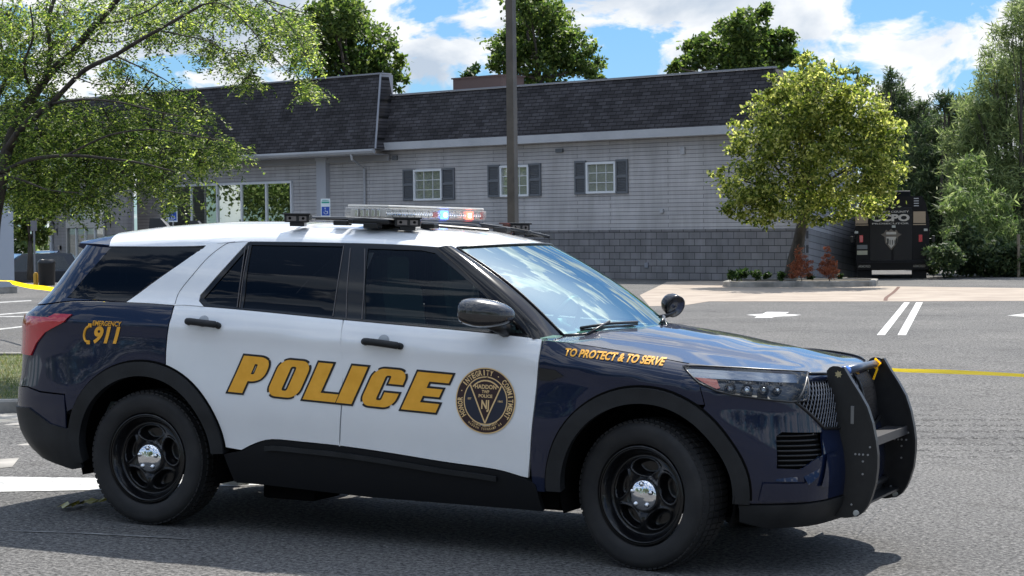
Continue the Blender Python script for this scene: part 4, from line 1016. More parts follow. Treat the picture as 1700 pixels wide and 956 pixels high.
def kerb(name, pts, h=.14, w=.15, mat=kerbm, fill=None, fillname=None):
    """raised island: kerb ring and a fill sheet inside"""
    pts = [tuple(p) for p in pts]; pts = pts if area(pts) > 0 else pts[::-1]; inn = shrink(pts, w); n = len(pts); m = MB()
    V = [(x, y, -.02) for x, y in pts]+[(x, y, h-.02) for x, y in pts]+[(x+ (ix-x)*.14, y+(iy-y)*.14, h) for (x, y), (ix, iy) in zip(pts, inn)]+[(x, y, h) for x, y in inn]+[(x, y, h-.05) for x, y in inn]
    V = [(x, y, z+hz(x, y)) for x, y, z in V]
    F = [(r*n+k, r*n+(k+1) % n, (r+1)*n+(k+1) % n, (r+1)*n+k) for r in range(4) for k in range(n)]
    m.add(V, F); o = m.build(name, mat); o['kind'] = 'structure'; WORLD.append(o)
    if fill:
        f = MB(); f.add([(x, y, h-.03+hz(x, y)) for x, y in inn], [tuple(range(n))]); q = f.build(fillname, fill); q['kind'] = 'structure'; WORLD.append(q)
    return inn
soil = pm('soil', (.05, .04, .03), .95); noisy(soil, 3, (.03, .026, .02), (.10, .08, .055), bump=.5, bscale=30)
turf = pm('turf_soil', (.06, .075, .03), .95); noisy(turf, 4, (.035, .05, .018), (.12, .13, .05), bump=.5, bscale=60)
A = np.array(g(1196, 477)); B = np.array(g(1452, 476)); dv = (B-A)/np.linalg.norm(B-A); nv2 = np.array([-dv[1], dv[0]])
isl = [A+nv2*.5, A+dv*.25+nv2*.12, A+dv*.6, B-dv*.6, B-dv*.15+nv2*.2, B+nv2*.7, B+nv2*2.4, B-dv*.5+nv2*2.9, A+dv*.5+nv2*2.9, A+nv2*2.4]
kerb('island_kerb', isl, .15, .16, kerbm, soil, 'island_soil')
gi = [g(-420, 600), g(90, 600), g(135, 612), g(135, 676), g(80, 684), g(-420, 690)]
inn = kerb('verge_kerb', gi, .12, .15, kerbm, turf, 'verge_soil')
# grass blades on the verge
def rnd_in(poly, n, rs):
    A = np.array(poly); lo = A.min(0); hi = A.max(0); O = []
    while len(O) < n:
        p = lo+(hi-lo)*rs.rand(2)
        if inpoly(p, poly): O.append(p)
    return np.array(O)
def leafmat(name, cols, trans=.35, rough=.55, spec=.3):
    """leaf material: every leaf its own tone, part of the light passes through"""
    m = bpy.data.materials.new(name); m.use_nodes = True; t = m.node_tree; b = t.nodes['Principled BSDF']; b.inputs['Roughness'].default_value = rough; b.inputs['Specular IOR Level'].default_value = spec
    ge = t.nodes.new('ShaderNodeNewGeometry'); r = t.nodes.new('ShaderNodeValToRGB'); el = r.color_ramp.elements
    el[0].position = 0; el[0].color = (*cols[0], 1); el[1].position = 1; el[1].color = (*cols[-1], 1)
    for k, c in enumerate(cols[1:-1]): e = el.new((k+1)/(len(cols)-1)); e.color = (*c, 1)
    t.links.new(ge.outputs['Random Per Island'], r.inputs[0]); t.links.new(r.outputs[0], b.inputs['Base Color'])
    tr = t.nodes.new('ShaderNodeBsdfTranslucent'); t.links.new(r.outputs[0], tr.inputs[0]); mx = t.nodes.new('ShaderNodeMixShader'); mx.inputs[0].default_value = trans
    hs = t.nodes.new('ShaderNodeHueSaturation'); hs.inputs['Value'].default_value = 2.3; hs.inputs['Saturation'].default_value = 1.1; t.links.new(r.outputs[0], hs.inputs['Color']); t.links.new(hs.outputs[0], tr.inputs[0])
    t.links.new(b.outputs[0], mx.inputs[1]); t.links.new(tr.outputs[0], mx.inputs[2]); t.links.new(mx.outputs[0], t.nodes['Material Output'].inputs[0]); return m
def leaves_mesh(name, C, size, mat, parent=None, aspect=1.8, up=.25, seed=0, droop=0, dirs=None, tri=False):
    """one folded rhombus per point in C (n,3)"""
    rs = np.random.RandomState(seed); n = len(C)
    d = rs.normal(size=(n, 3)) if dirs is None else dirs+rs.normal(size=(n, 3))*.35
    d[:, 2] -= droop; d /= np.linalg.norm(d, axis=1)[:, None]
    nn = rs.normal(size=(n, 3)); nn[:, 2] = np.abs(nn[:, 2])+up*2; s = np.cross(d, nn); s /= np.linalg.norm(s, axis=1)[:, None]+1e-9; nn = np.cross(s, d)
    L_ = size*(.65+.7*rs.rand(n))[:, None]; w = L_/aspect/2
    V = np.empty((n, 4, 3)); V[:, 0] = C; V[:, 1] = C+d*L_*.5+s*w-nn*w*.3; V[:, 2] = C+d*L_-nn*w*.5; V[:, 3] = C+d*L_*.5-s*w-nn*w*.3
    V = V.reshape(-1, 3); me = bpy.data.meshes.new(name); me.vertices.add(4*n); me.vertices.foreach_set('co', V.ravel())
    me.loops.add(4*n); me.loops.foreach_set('vertex_index', np.arange(4*n, dtype=np.int32)); me.polygons.add(n); me.polygons.foreach_set('loop_start', np.arange(0, 4*n, 4, dtype=np.int32))
    try: me.polygons.foreach_set('loop_total', np.full(n, 4, dtype=np.int32))
    except Exception: pass
    me.update(calc_edges=True); me.validate(); return link(name, me, mat, parent)
def clump_pts(cl, n, rs, shellw=.55):
    """points inside many small sub-clumps scattered over each ellipsoid clump; leaves gather near the outside"""
    wts = np.array([c[1]**2.2 for c in cl]); wts /= wts.sum(); O = []
    for (c, r), w in zip(cl, wts):
        k = int(n*w)+1; ns = max(4, int(k/38)); v = rs.normal(size=(ns, 3)); v /= np.linalg.norm(v, axis=1)[:, None]; rad = (shellw+(1-shellw)*rs.rand(ns)**.7)[:, None]
        sc_ = v*rad*r*np.array([1, 1, .82]); idx = rs.randint(0, ns, k); off = rs.normal(size=(k, 3))*r*.15*np.array([1.3, 1.3, .6])
        O.append(np.array(c)+sc_[idx]+off)
    return np.concatenate(O)
bark = pm('bark', (.06, .05, .04), .9); noisy(bark, 9, (.030, .026, .022), (.095, .08, .065), bump=.8, bscale=25, stretch=(1, 1, .25))
def tree(label, base, trunk_r, clumps, n, leaf, mat, aspect=1.8, cat='tree', name='tree', group=None, seed=1, droop=0, fork=None, up=.25, trunk_pts=None, limbs=True):
    base = np.array(base, float); rs = np.random.RandomState(seed); t = empty(name, base); tag(t, label, cat, group)
    cl = [(np.array(c)-base, r) for c, r in clumps]
    for c, r in list(cl):
        for j in range(3):
            v = rs.normal(size=3); v[2] = abs(v[2])*.8; v /= np.linalg.norm(v); cl.append((c+v*r*(.95+.25*rs.rand()), r*(.18+.22*rs.rand())))
    top = max(cl, key=lambda q: q[0][2])[0]; m = MB()
    fz_ = fork if fork else min(c[2]-r*.4 for c, r in cl)
    tp = trunk_pts if trunk_pts else [(0, 0, -.05), (.02, 0, fz_*.5), (top[0]*.15, top[1]*.15, fz_)]
    m.tube(tp, [trunk_r*(1.25-.45*k/(len(tp)-1)) for k in range(len(tp))], 9)
    if limbs:
        F0 = np.array(tp[-1], float)
        for c, r in cl[:len(clumps)]:
            if c[2] < F0[2]+.35: continue
            md = F0+(c-F0)*.5+np.array([0, 0, -.04*np.linalg.norm(c-F0)])+rs.normal(size=3)*.08; m.tube([F0, md, c], [trunk_r*.5, trunk_r*.28, trunk_r*.1], 6)
            for j in range(5):
                v = rs.normal(size=3); v /= np.linalg.norm(v); v[2] = abs(v[2])*.6; m.tube([md+(c-md)*rs.rand(), c+v*r*.8], [trunk_r*.12, trunk_r*.04], 4)
    m.build('trunk', bark, t, smooth=True)
    leaves_mesh('crown', clump_pts(cl, n, rs), leaf, mat, t, aspect, up, seed, droop)
    return t
gm_ = leafmat('grass_blade', [(.05, .08, .02), (.09, .13, .035), (.16, .16, .06), (.22, .19, .09)], .3)
rs = np.random.RandomState(4); P2 = rnd_in(inn, 14000, rs); C = np.column_stack([P2, [.085+hz(a, b_) for a, b_ in P2]]); dd = rs.normal(size=(len(P2), 3))*.4; dd[:, 2] = 1
o = leaves_mesh('verge_grass', C, .055, gm_, None, 9, 0, 4, 0, dd); tag(o, 'short dry grass on the kerbed verge behind the rear bumper', 'grass', kind='stuff'); WORLD.append(o)
# ------------------------------------------------------------------ the long building
FLp = at(625, 400, 70.3); FRp = at(1336, 400, 58.3)
e2 = (FRp-FLp)[:2]; FLEN = float(np.linalg.norm(e2)); e2 = e2/FLEN; n2_ = np.array([-e2[1], e2[0]]); BROT = math.atan2(e2[1], e2[0]); BO = FRp[:2]
def fl(px, py, yl=0.0):
    d = ray(px, py); o_ = BO+n2_*yl; t = ((o_-CAM[:2])@n2_)/(d[:2]@n2_); P = CAM+d*t; return float((P[:2]-BO)@e2), float(P[2])
bld = empty('commercial_building', (BO[0], BO[1], 0), BROT)
tag(bld, 'long grey sided building with dark shingled mansard roof and shuttered windows', 'building')
siding = pm('grey_siding', (.33, .34, .37), .7, spec=.3)
def brickmat(m, w, h, mort, c1, c2, cm, bump=.5, off=.5, nscale=2.0, tilt=0, msm=.1, var=.12, streak=.14):
    tc = nd(m, 'ShaderNodeTexCoord'); mpn = nd(m, 'ShaderNodeMapping'); mpn.inputs['Rotation'].default_value = (PI/2, 0, 0)
    lk(m, tc.outputs['Object'], mpn.inputs[0])
    last = mpn.outputs[0]
    if tilt: mp3 = nd(m, 'ShaderNodeMapping'); mp3.inputs['Rotation'].default_value = (0, 0, tilt); lk(m, last, mp3.inputs[0]); last = mp3.outputs[0]
    b = nd(m, 'ShaderNodeTexBrick'); b.inputs['Scale'].default_value = 1; b.inputs['Brick Width'].default_value = w; b.inputs['Row Height'].default_value = h; b.inputs['Mortar Size'].default_value = mort; b.inputs['Mortar Smooth'].default_value = msm; b.offset = off; b.offset_frequency = 2
    b.inputs['Color1'].default_value = (*c1, 1); b.inputs['Color2'].default_value = (*c2, 1); b.inputs['Mortar'].default_value = (*cm, 1); lk(m, last, b.inputs['Vector'])
    n = nd(m, 'ShaderNodeTexNoise'); n.inputs['Scale'].default_value = nscale; n.inputs['Detail'].default_value = 7; lk(m, tc.outputs['Object'], n.inputs['Vector'])
    r = nd(m, 'ShaderNodeValToRGB'); r.color_ramp.elements[0].position = .3; r.color_ramp.elements[1].position = .7; r.color_ramp.elements[0].color = (1-var, 1-var, 1-var, 1); r.color_ramp.elements[1].color = (1+var, 1+var, 1+var, 1); lk(m, n.outputs[0], r.inputs[0])
    mu = nd(m, 'ShaderNodeMixRGB'); mu.blend_type = 'MULTIPLY'; mu.inputs[0].default_value = 1; lk(m, b.outputs[0], mu.inputs[1]); lk(m, r.outputs[0], mu.inputs[2]); lk(m, mu.outputs[0], bsdf(m).inputs['Base Color'])
    if streak:
        mps = nd(m, 'ShaderNodeMapping'); mps.inputs['Scale'].default_value = (2.2, 1, .22); lk(m, tc.outputs['Object'], mps.inputs[0])
        nn_ = nd(m, 'ShaderNodeTexNoise'); nn_.inputs['Scale'].default_value = 1.6; nn_.inputs['Detail'].default_value = 8; nn_.inputs['Roughness'].default_value = .7; lk(m, mps.outputs[0], nn_.inputs['Vector'])
        rr_ = nd(m, 'ShaderNodeValToRGB'); rr_.color_ramp.elements[0].position = .38; rr_.color_ramp.elements[1].position = .60; rr_.color_ramp.elements[0].color = (1-streak, 1-streak, 1-streak*1.1, 1); rr_.color_ramp.elements[1].color = (1, 1, 1, 1); lk(m, nn_.outputs[0], rr_.inputs[0])
        m2 = nd(m, 'ShaderNodeMixRGB'); m2.blend_type = 'MULTIPLY'; m2.inputs[0].default_value = 1; lk(m, mu.outputs[0], m2.inputs[1]); lk(m, rr_.outputs[0], m2.inputs[2]); lk(m, m2.outputs[0], bsdf(m).inputs['Base Color'])
    bp = nd(m, 'ShaderNodeBump'); bp.inputs['Strength'].default_value = bump; bp.inputs['Distance'].default_value = .02; bp.invert = True; lk(m, b.outputs['Fac'], bp.inputs['Height']); lk(m, bp.outputs[0], bsdf(m).inputs['Normal'])
    return m
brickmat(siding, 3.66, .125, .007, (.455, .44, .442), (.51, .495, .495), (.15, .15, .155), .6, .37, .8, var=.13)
block = brickmat(pm('painted_block', (.12, .125, .14), .75, spec=.3), .42, .21, .010, (.19, .186, .192), (.25, .242, .248), (.065, .065, .069), .7, .5, 1.5, var=.15)
shing = brickmat(pm('roof_shingle', (.04, .04, .045), .9, spec=.15), .34, .115, .010, (.040, .038, .041), (.074, .070, .076), (.012, .012, .012), .8, .43, 1.2, var=.25)
brown = brickmat(pm('brown_shingle', (.10, .075, .06), .9, spec=.15), .3, .14, .008, (.11, .085, .075), (.16, .125, .11), (.05, .04, .035), .5, .43, 2)
fascm = pm('fascia_grey', (.42, .43, .45), .6); noisy(fascm, .8, (.38, .39, .41), (.46, .47, .49))
capm = pm('cap_metal', (.26, .27, .30), .5, .2)
shutm = pm('shutter_grey', (.13, .14, .155), .6)
framem = pm('frame_white', (.72, .74, .76), .45)
panem = glassm('window_pane', (.93, .95, .93), .3, .015, 1.5)
room = pm('room_dark', (.05, .055, .05), .9)
soff = pm('soffit', (.30, .30, .31), .7)
XL = -FLEN; EAVE, TRZ, RTOP = 4.40, 1.52, 6.34
svec = at(1422, 400, 63.5)-FRp; SLEN = float(np.linalg.norm(svec[:2])); SA = math.atan2(svec[1], svec[0])-BROT; SX, SY = math.cos(SA)*SLEN, math.sin(SA)*SLEN
XT = fl(1285, 116, .42)[0]
m = MB(); m.box((XL/2, .10, (EAVE+TRZ)/2+.05), (FLEN, .2, EAVE-TRZ+.1)); m.build('siding_wall', siding, bld)
m = MB(); m.box((XL/2, .085, TRZ/2), (FLEN, .23, TRZ)); m.build('block_wall', block, bld)
m = MB(); m.box((XL/2, .02, TRZ+.012), (FLEN+.06, .12, .05)); m.build('wall_ledge', block, bld)
# mansard on the right section
m = MB(); RX = .45
XU = XL-.9
m.add([(XU, -.42, EAVE+.24), (RX, -.42, EAVE+.24), (XT, .42, RTOP), (XU, .42, RTOP), (RX+SX, SY-.4, EAVE+.24), (XT+SX*.9, SY-.4, RTOP)], [(0, 1, 2, 3), (1, 4, 5, 2)]); m.build('mansard_roof', shing, bld)
m = MB(); m.box(((XL+RX)/2, -.36, EAVE+.13), (RX-XL, .14, .26)); m.box(((XL+RX)/2, -.16, EAVE+.04), (RX-XL, .5, .04)); m.add([(RX, -.40, EAVE), (RX+SX, SY-.4, EAVE), (RX+SX, SY-.4, EAVE+.26), (RX, -.40, EAVE+.26)], [(0, 1, 2, 3)]); m.build('fascia', fascm, bld)
m = MB(); m.box(((XL+XT)/2, .45, RTOP+.03), (XT-XL+.05, .2, .05)); m.build('roof_cap', capm, bld)
m = MB(); m.add([(XL, .5, RTOP-.1), (XT, .5, RTOP-.1), (XT+SX*.9, SY-.4, RTOP-.1), (XL, SY-.4, RTOP-.1)], [(0, 1, 2, 3)]); m.build('flat_roof', fascm, bld)
# cheek wall: runs back from the corner, its boards follow the falling grade
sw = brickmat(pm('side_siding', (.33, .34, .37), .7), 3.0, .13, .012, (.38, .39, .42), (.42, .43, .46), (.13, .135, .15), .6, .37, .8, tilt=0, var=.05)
so_ = empty('x', (0, 0, 0)); bpy.data.objects.remove(so_)
def side_piece(name, quad, mat, tilt):
    # built in its own frame: local x along the wall, z up, boards along x; object rotated so that boards fall by tilt
    o_ = bpy.data.objects.new(name, bpy.data.meshes.new(name)); COL.objects.link(o_); o_.parent = bld; ct, st_ = math.cos(tilt), math.sin(tilt)
    V = [(x*ct-z*st_, 0, x*st_+z*ct) for x, z in quad]; V += [(a, .12, c) for a, b, c in V]
    o_.data.from_pydata(V, [], [(0, 1, 2, 3), (7, 6, 5, 4), (0, 4, 5, 1), (1, 5, 6, 2), (2, 6, 7, 3), (3, 7, 4, 0)]); o_.data.materials.append(mat)
    o_.matrix_local = Matrix.Translation((.02, .0, 0)) @ Matrix.Rotation(SA, 4, 'Z') @ Matrix.Rotation(tilt, 4, 'Y')
    return o_
TL = .085
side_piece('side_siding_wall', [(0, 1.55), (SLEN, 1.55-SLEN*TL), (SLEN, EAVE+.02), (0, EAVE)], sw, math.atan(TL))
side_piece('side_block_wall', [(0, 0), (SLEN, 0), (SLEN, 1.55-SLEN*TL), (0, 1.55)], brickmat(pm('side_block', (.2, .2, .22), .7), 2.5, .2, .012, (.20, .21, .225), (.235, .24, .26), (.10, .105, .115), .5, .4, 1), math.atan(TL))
# left section stands a little forward and has a taller mansard
YB = -.55; xa = fl(632, 300, YB)[0]; xz = fl(-60, 300, YB)[0]; xw = fl(208, 300, YB)[0]
zg = 4.36; BT = 7.10; xt = fl(632, 120, YB+.62)[0]
m = MB(); m.box(((XL+xw)/2, .10, 2.2), (XL-xw, .2, 4.4)); m.build('siding_wall', siding, bld)
m = MB(); m.add([(xz, YB-.32, zg+.08), (xa+.10, YB-.32, zg+.08), (xt, YB+.62, BT), (xz, YB+.62, BT), (xa+.10, YB+1.0, zg+.08), (xt, YB+1.0, BT)], [(0, 1, 2, 3), (1, 4, 5, 2)]); m.build('mansard_roof', shing, bld)
m = MB(); m.box(((xz+xt)/2, YB+.66, BT+.03), (xt-xz, .22, .05)); m.box((xt-.02, YB+.85, BT+.03), (.16, .5, .05)); m.build('roof_cap', capm, bld)
m = MB(); A_ = Vector((xa+.11, YB-.34, zg+.08)); B_ = Vector((xt+.015, YB+.60, BT+.02)); m.tube([A_, B_], .035, 6); m.add([(xt+.02, YB+.6, 6.3), (xt+.02, YB+1.2, 6.3), (xt+.02, YB+1.2, BT), (xt+.02, YB+.6, BT)], [(0, 1, 2, 3)]); m.build('roof_flashing', capm, bld)
m = MB()
for pr in (((xz, zg-.02), (xa+.06, zg-.02)),):
    n_ = 2; prof = [(-.30, .10), (-.44, .10), (-.45, .03), (-.40, -.05), (-.31, -.06)]
    V = [(x, YB+py_, z+pz) for x, z in pr for py_, pz in prof]; m.add(V, [(k, k+1, 6+k-0, 5+k) for k in range(4)]+[(4, 3, 2, 1, 0), (5, 6, 7, 8, 9)])
m.build('gutter', fascm, bld)
m = MB(); m.box(((xz+xa)/2, YB+.05, zg-.10), (xa-xz, .75, .03)); m.box(((xz+xa)/2, YB+.42, zg-.2), (xa-xz, .04, .24)); m.build('soffit', soff, bld)
gx = fl(595, 262, YB)[0]; px_ = fl(606, 300, -.05)[0]
m = MB(); m.tube([(gx, YB-.35, zg-.06), (gx, YB-.32, zg-.25), (px_, -.08, zg-.55), (px_, -.08, .1)], .045, 6); m.build('downspout', fascm, bld)
for (a, b) in ((532, 547.5), (208, 221)):
    x0, x1 = fl(a, 300, -.0)[0], fl(b, 300, -.0)[0]; m = MB(); m.box(((x0+x1)/2, -.09, 2.13), (x1-x0, .22, 4.26)); m.box(((x0+x1)/2, -.09, 4.2), (x1-x0+.08, .28, .10)); m.build('pilaster', pm('pilaster_grey', (.42, .43, .46), .6), bld)
# brown gable roof behind
gz = [fl(200, 112, 4), fl(420, 131, 4)]
m = MB(); x0 = fl(120, 120, 5)[0]; x1 = fl(432, 134, 5)[0]
m.add([(x0-6, 5, 6.8), (x1, 5, 7.1), (x1-5.4, 9, 8.15), (x0-6, 9, 8.15), (x1, 14, 7.1), (x0-6, 14, 7.1)], [(0, 1, 2, 3), (3, 2, 4, 5), (1, 4, 2)]); m.build('rear_roof', brown, bld)
# roof plant box
x0, z0 = fl(752, 125, 4); x1, _z = fl(833, 125, 4); m = MB(); m.box(((x0+x1)/2, 4.6, 6.6), (x1-x0, 1.2, 1.05)); m.box(((x0+x1)/2, 4.6, 7.14), (x1-x0+.1, 1.3, .05)); m.build('roof_vent_box', pm('vent_brown', (.085, .055, .05), .7), bld)
# shuttered windows
for (a, b, t_, b_, sa, sb) in ((689.5, 734.5, 283.5, 330.5, (670, 689), (735, 755.5)), (833, 878.5, 277, 324, (811, 830.5), (878.5, 899)), (976, 1022.5, 271.5, 318.5, (955, 974), (1023.5, 1043.5))):
    x0, z1 = fl(a, t_); x1, z0 = fl(b, b_); zc = (z0+z1)/2; w_ = x1-x0; h_ = z1-z0
    m = MB()
    for xx in (x0, x1): m.box((xx, -.03, zc), (.07, .10, h_+.07))
    for zz in (z0, z1): m.box(((x0+x1)/2, -.032, zz), (w_+.07, .104, .07))
    W_ = m.build('window', framem, bld)
    m = MB(); m.box(((x0+x1)/2, -.012, zc), (w_-.07, .012, h_-.07)); m.build('pane', panem, W_)
    m = MB(); m.box(((x0+x1)/2, -.003, zc), (w_-.07, .002, h_-.07)); m.build('blind', pm('blind_grey', (.40, .39, .36), .8), W_)
    m = MB()
    for k in (1, 2): m.box((x0+w_*k/3, -.022, zc), (.022, .012, h_-.07)); m.box(((x0+x1)/2, -.023, z0+h_*k/3), (w_-.07, .010, .022))
    m.build('muntin', framem, W_)
    for s_ in (sa, sb):
        c0 = fl(s_[0], 300)[0]; c1_ = fl(s_[1], 300)[0]; cx = (c0+c1_)/2; ww_ = c1_-c0; hh = 1.08; zc2 = zc+.02
        m = MB()
        for xx in (c0+.03, c1_-.03): m.box((xx, -.03, zc2), (.06, .05, hh))
        for zz in (zc2-hh/2+.035, zc2, zc2+hh/2-.035): m.box((cx, -.031, zz), (ww_-.04, .05, .07))
        for k in range(18):
            zz = zc2-hh/2+.09+(hh-.16)*k/17
            if abs(zz-zc2) > .05: m.box((cx, -.025, zz), (ww_-.12, .008, .045), rot=Matrix.Rotation(.6, 3, 'X'))
        m.box((cx, -.010, zc2), (ww_-.08, .012, hh-.05)); m.build('shutter', shutm, bld)
for px, py, w_, h_, nm, mt in ((1135, 250, .16, .22, 'junction_box', fascm), (930, 250, .30, .12, 'wall_vent', shutm), (1100, 350, .12, .12, 'wall_outlet', fascm), (657, 262, .22, .16, 'wall_vent', shutm), (1075, 440, .14, .16, 'wall_outlet', capm)):
    x0, z0 = fl(px, py); m = MB(); m.box((x0, -.04, z0), (w_, .07, h_), bev=.01); m.build(nm, mt, bld)
# shop window with five lights, glass mirrors the trees across the lot
shopg = glassm('shop_glass', (.05, .06, .06), 13.0, .01, 1.5, (.85, .9, .80))
xs_ = [fl(p, 330, 0)[0] for p in (278, 320, 363, 403.5, 444.5, 486)]; zt_ = fl(487, 302, 0)[1]
W_ = None; m = MB()
for xx in xs_: m.box((xx, -.05, zt_/2+.2), (.075, .10, zt_-.4))
m.box(((xs_[0]+xs_[-1])/2, -.052, zt_), (xs_[-1]-xs_[0]+.075, .104, .08)); m.box(((xs_[0]+xs_[-1])/2, -.052, .42), (xs_[-1]-xs_[0]+.075, .104, .08)); W_ = m.build('shop_window', framem, bld)
for k in range(5):
    cx = (xs_[k]+xs_[k+1])/2; m = MB(); m.box((cx, -.045, zt_/2+.2), (xs_[k+1]-xs_[k]-.06, .01, zt_-.45), rot=Matrix.Rotation((-.02, .015, -.008, .012, -.004)[k], 3, 'Z')); m.build('pane', shopg, W_)
# angled entrance wall
P0 = at(212, 400, 76.5); P1 = at(84, 400, 89); ev = (P0-P1)[:2]; EL = float(np.linalg.norm(ev)); ev /= EL; en = np.array([-ev[1], ev[0]]); ea = math.atan2(ev[1], ev[0])
inv = Matrix.Rotation(-BROT, 4, 'Z') @ Matrix.Translation((-BO[0], -BO[1], 0))
ent = bpy.data.objects.new('entrance', bpy.data.meshes.new('entrance')); COL.objects.link(ent); ent.parent = bld; ent.matrix_local = inv @ Matrix.Translation((P1[0], P1[1], 0)) @ Matrix.Rotation(ea, 4, 'Z')
def el(px, py):
    d = ray(px, py); t = ((P1[:2]-CAM[:2])@en)/(d[:2]@en); P = CAM+d*t; return float((P[:2]-P1[:2])@ev), float(P[2])
taupe = brickmat(pm('entrance_siding', (.25, .235, .235), .7), 3.6, .14, .006, (.235, .22, .22), (.26, .245, .245), (.12, .11, .11), .5, .4, 1, var=.06)
mm = MB(); mm.box((EL/2, .1, 1.7), (EL, .2, 5.4)); ent.data.from_pydata(mm.V, [], mm.F); ent.data.materials.append(taupe)
dx0, dzt = el(113, 336); dx1, _ = el(175, 326); dzt = (dzt+el(175, 324)[1])/2
m = MB(); fw_ = .09
for xx in (dx0, dx1): m.box((xx, -.04, dzt/2), (.16, .12, dzt))
m.box(((dx0+dx1)/2, -.045, dzt), (dx1-dx0+.16, .13, .12)); zm = dzt*.66; m.box(((dx0+dx1)/2, -.042, zm), (dx1-dx0, .12, .34)); W_ = m.build('door_frame', framem, ent)
W_.data.materials[0] = pm('door_frame_grey', (.40, .39, .37), .5)
for k in range(4):
    a = dx0+(dx1-dx0)*k/4; b = dx0+(dx1-dx0)*(k+1)/4; m = MB(); m.box(((a+b)/2, -.03, (zm+.17+dzt-.06)/2), (b-a-.14, .01, dzt-zm-.25)); m.build('transom_pane', panem, ent)
    m = MB(); m.box(((a+b)/2, -.03, (zm-.17)/2), (b-a-.16, .012, zm-.22)); m.build('door_pane', panem, ent)
    if k: m = MB(); m.box((a, -.04, dzt/2), (.09, .08, dzt-.1)); m.build('mullion', framem, ent)
m = MB(); m.box((EL*.02+.2, -.06, 2.05), (.4, .1, 4.1)); m.build('corner_board', fascm, ent)
m = MB(); cx_, cz_ = el(101, 411); m.box((cx_, -.05, cz_), (.26, .08, .18)); m.build('wall_plate', glossb, ent)
lanb = pm('lantern_black', (.012, .012, .013), .4)
for px, py, wl in ((95, 376, 'black wall lantern left of the entrance doors'), (183.5, 362, 'black wall lantern right of the entrance doors')):
    x, z = el(px, py); P = P1[:2]+ev*x-en*.22
    t = empty('wall_lantern', (P[0], P[1], z), ea); tag(t, wl, 'lantern', 'wall lanterns at the entrance')
    m = MB(); m.lathe([(.10, -.16), (.12, .10), (.001, .10)], (0, 0, 0), (0, 0, 1), 6); m.build('glass_cage', panem, t)
    m = MB(); m.lathe([(.15, .10), (.05, .22), (.03, .24), (.02, .32), (.001, .33)], (0, 0, 0), (0, 0, 1), 8); m.lathe([(.001, -.2), (.07, -.18), (.10, -.155)], (0, 0, 0), (0, 0, 1), 8)
    for k in range(6): a = PI*k/3; m.tube([(.11*math.cos(a), .11*math.sin(a), -.16), (.13*math.cos(a), .13*math.sin(a), .10)], .012, 4)
    m.build('lantern_frame', lanb, t)
    m = MB(); m.tube([(0, .21, -.35), (0, .2, -.1), (0, .12, -.16)], .02, 6); m.box((0, .215, -.2), (.09, .02, .4)); m.tube([(0, .02, -.2), (0, .02, -.75)], .015, 5); m.build('bracket', lanb, t)
# portico column far left
P = atz(0, 487); t = empty('portico_column', (P[0], P[1], 0), BROT); tag(t, 'pale blue-grey square column at the left edge beside the entrance', 'column')
wcol = 34*57/3300; m = MB(); m.box((-.02, 0, 2.1), (wcol, wcol, 4.2)); m.build('shaft', pm('column_grey', (.40, .44, .50), .6), t)
m = MB(); m.box((-.02, 0, .09), (wcol+.1, wcol+.1, .18)); m.build('plinth', kerbm, t)
# ------------------------------------------------------------------ signs, pole, bins
bluev = pm('sign_blue', (.02, .08, .42), .4); signw = pm('sign_white', (.72, .80, .84), .45); signg = pm('sign_green', (.03, .35, .28), .4)
for (px, py, D, lab) in ((287, 354, 64.5, 'blue and white accessible parking sign on a post before the shop window'), (540.5, 345, 61, 'blue and white accessible parking sign on a post before the pilaster')):
    P = at(px, py, D); t = empty('accessible_parking_sign', (P[0], P[1], 0), YAW); tag(t, lab, 'sign', 'accessible parking signs')
    m = MB(); m.tube([(0, .02, 0), (0, .02, P[2]+.3)], .025, 6); m.build('post', pm('post_steel', (.45, .46, .47), .4, .6), t)
    m = MB(); m.box((0, 0, P[2]), (.29, .012, .56), bev=.004); pnl = m.build('sign_panel', signw, t)
    m = MB(); m.box((0, -.009, P[2]-.10), (.24, .003, .27)); m.build('blue_square', bluev, pnl)
    m = MB(); m.box((0, -.009, P[2]+.17), (.24, .003, .05)); m.box((0, -.009, P[2]+.235), (.2, .003, .02)); m.build('green_text_bar', signg, pnl)
    m = MB(); zc = P[2]-.10; cc = []
    for k in range(15): a = math.radians(-200+k*18); cc.append((.005+.055*math.cos(a), -.012, zc-.035+.055*math.sin(a)))
    m.tube(cc, .009, 4); m.tube([(-.012, -.012, zc+.05), (-.008, -.012, zc-.01), (.05, -.012, zc-.01), (.075, -.012, zc-.07)], .009, 4); m.lathe([(.018, 0), (.001, .001)], (-.014, -.013, zc+.09), (0, -1, 0), 10); m.build('wheelchair_symbol', signw, pnl)
P = at(852, 385, 30); t = empty('light_pole', (P[0], P[1], 0), YAW-.5); tag(t, 'tall brown square steel light pole behind the police car', 'light pole')
bron = pm('pole_bronze', (.10, .085, .07), .45, .2); noisy(bron, 3, (.085, .072, .06), (.13, .11, .09))
m = MB(); hw = .060; m.add([(sx*w_, sy*w_, z) for z, w_ in ((.5, .066), (9, .048)) for sx, sy in ((-1, -1), (1, -1), (1, 1), (-1, 1))], [(0, 1, 5, 4), (1, 2, 6, 5), (2, 3, 7, 6), (3, 0, 4, 7), (4, 5, 6, 7)]); m.build('shaft', bron, t)
m = MB(); m.lathe([(.28, 0), (.28, .5), (.001, .5)], (0, 0, 0), (0, 0, 1), 24); m.build('concrete_base', kerbm, t, sharp=40)
m = MB(); m.tube([(0, 0, 8.9), (0, -.6, 9.0)], .04, 6); m.box((0, -.9, 9.02), (.35, .7, .14), bev=.02); m.build('lamp_head', bron, t)
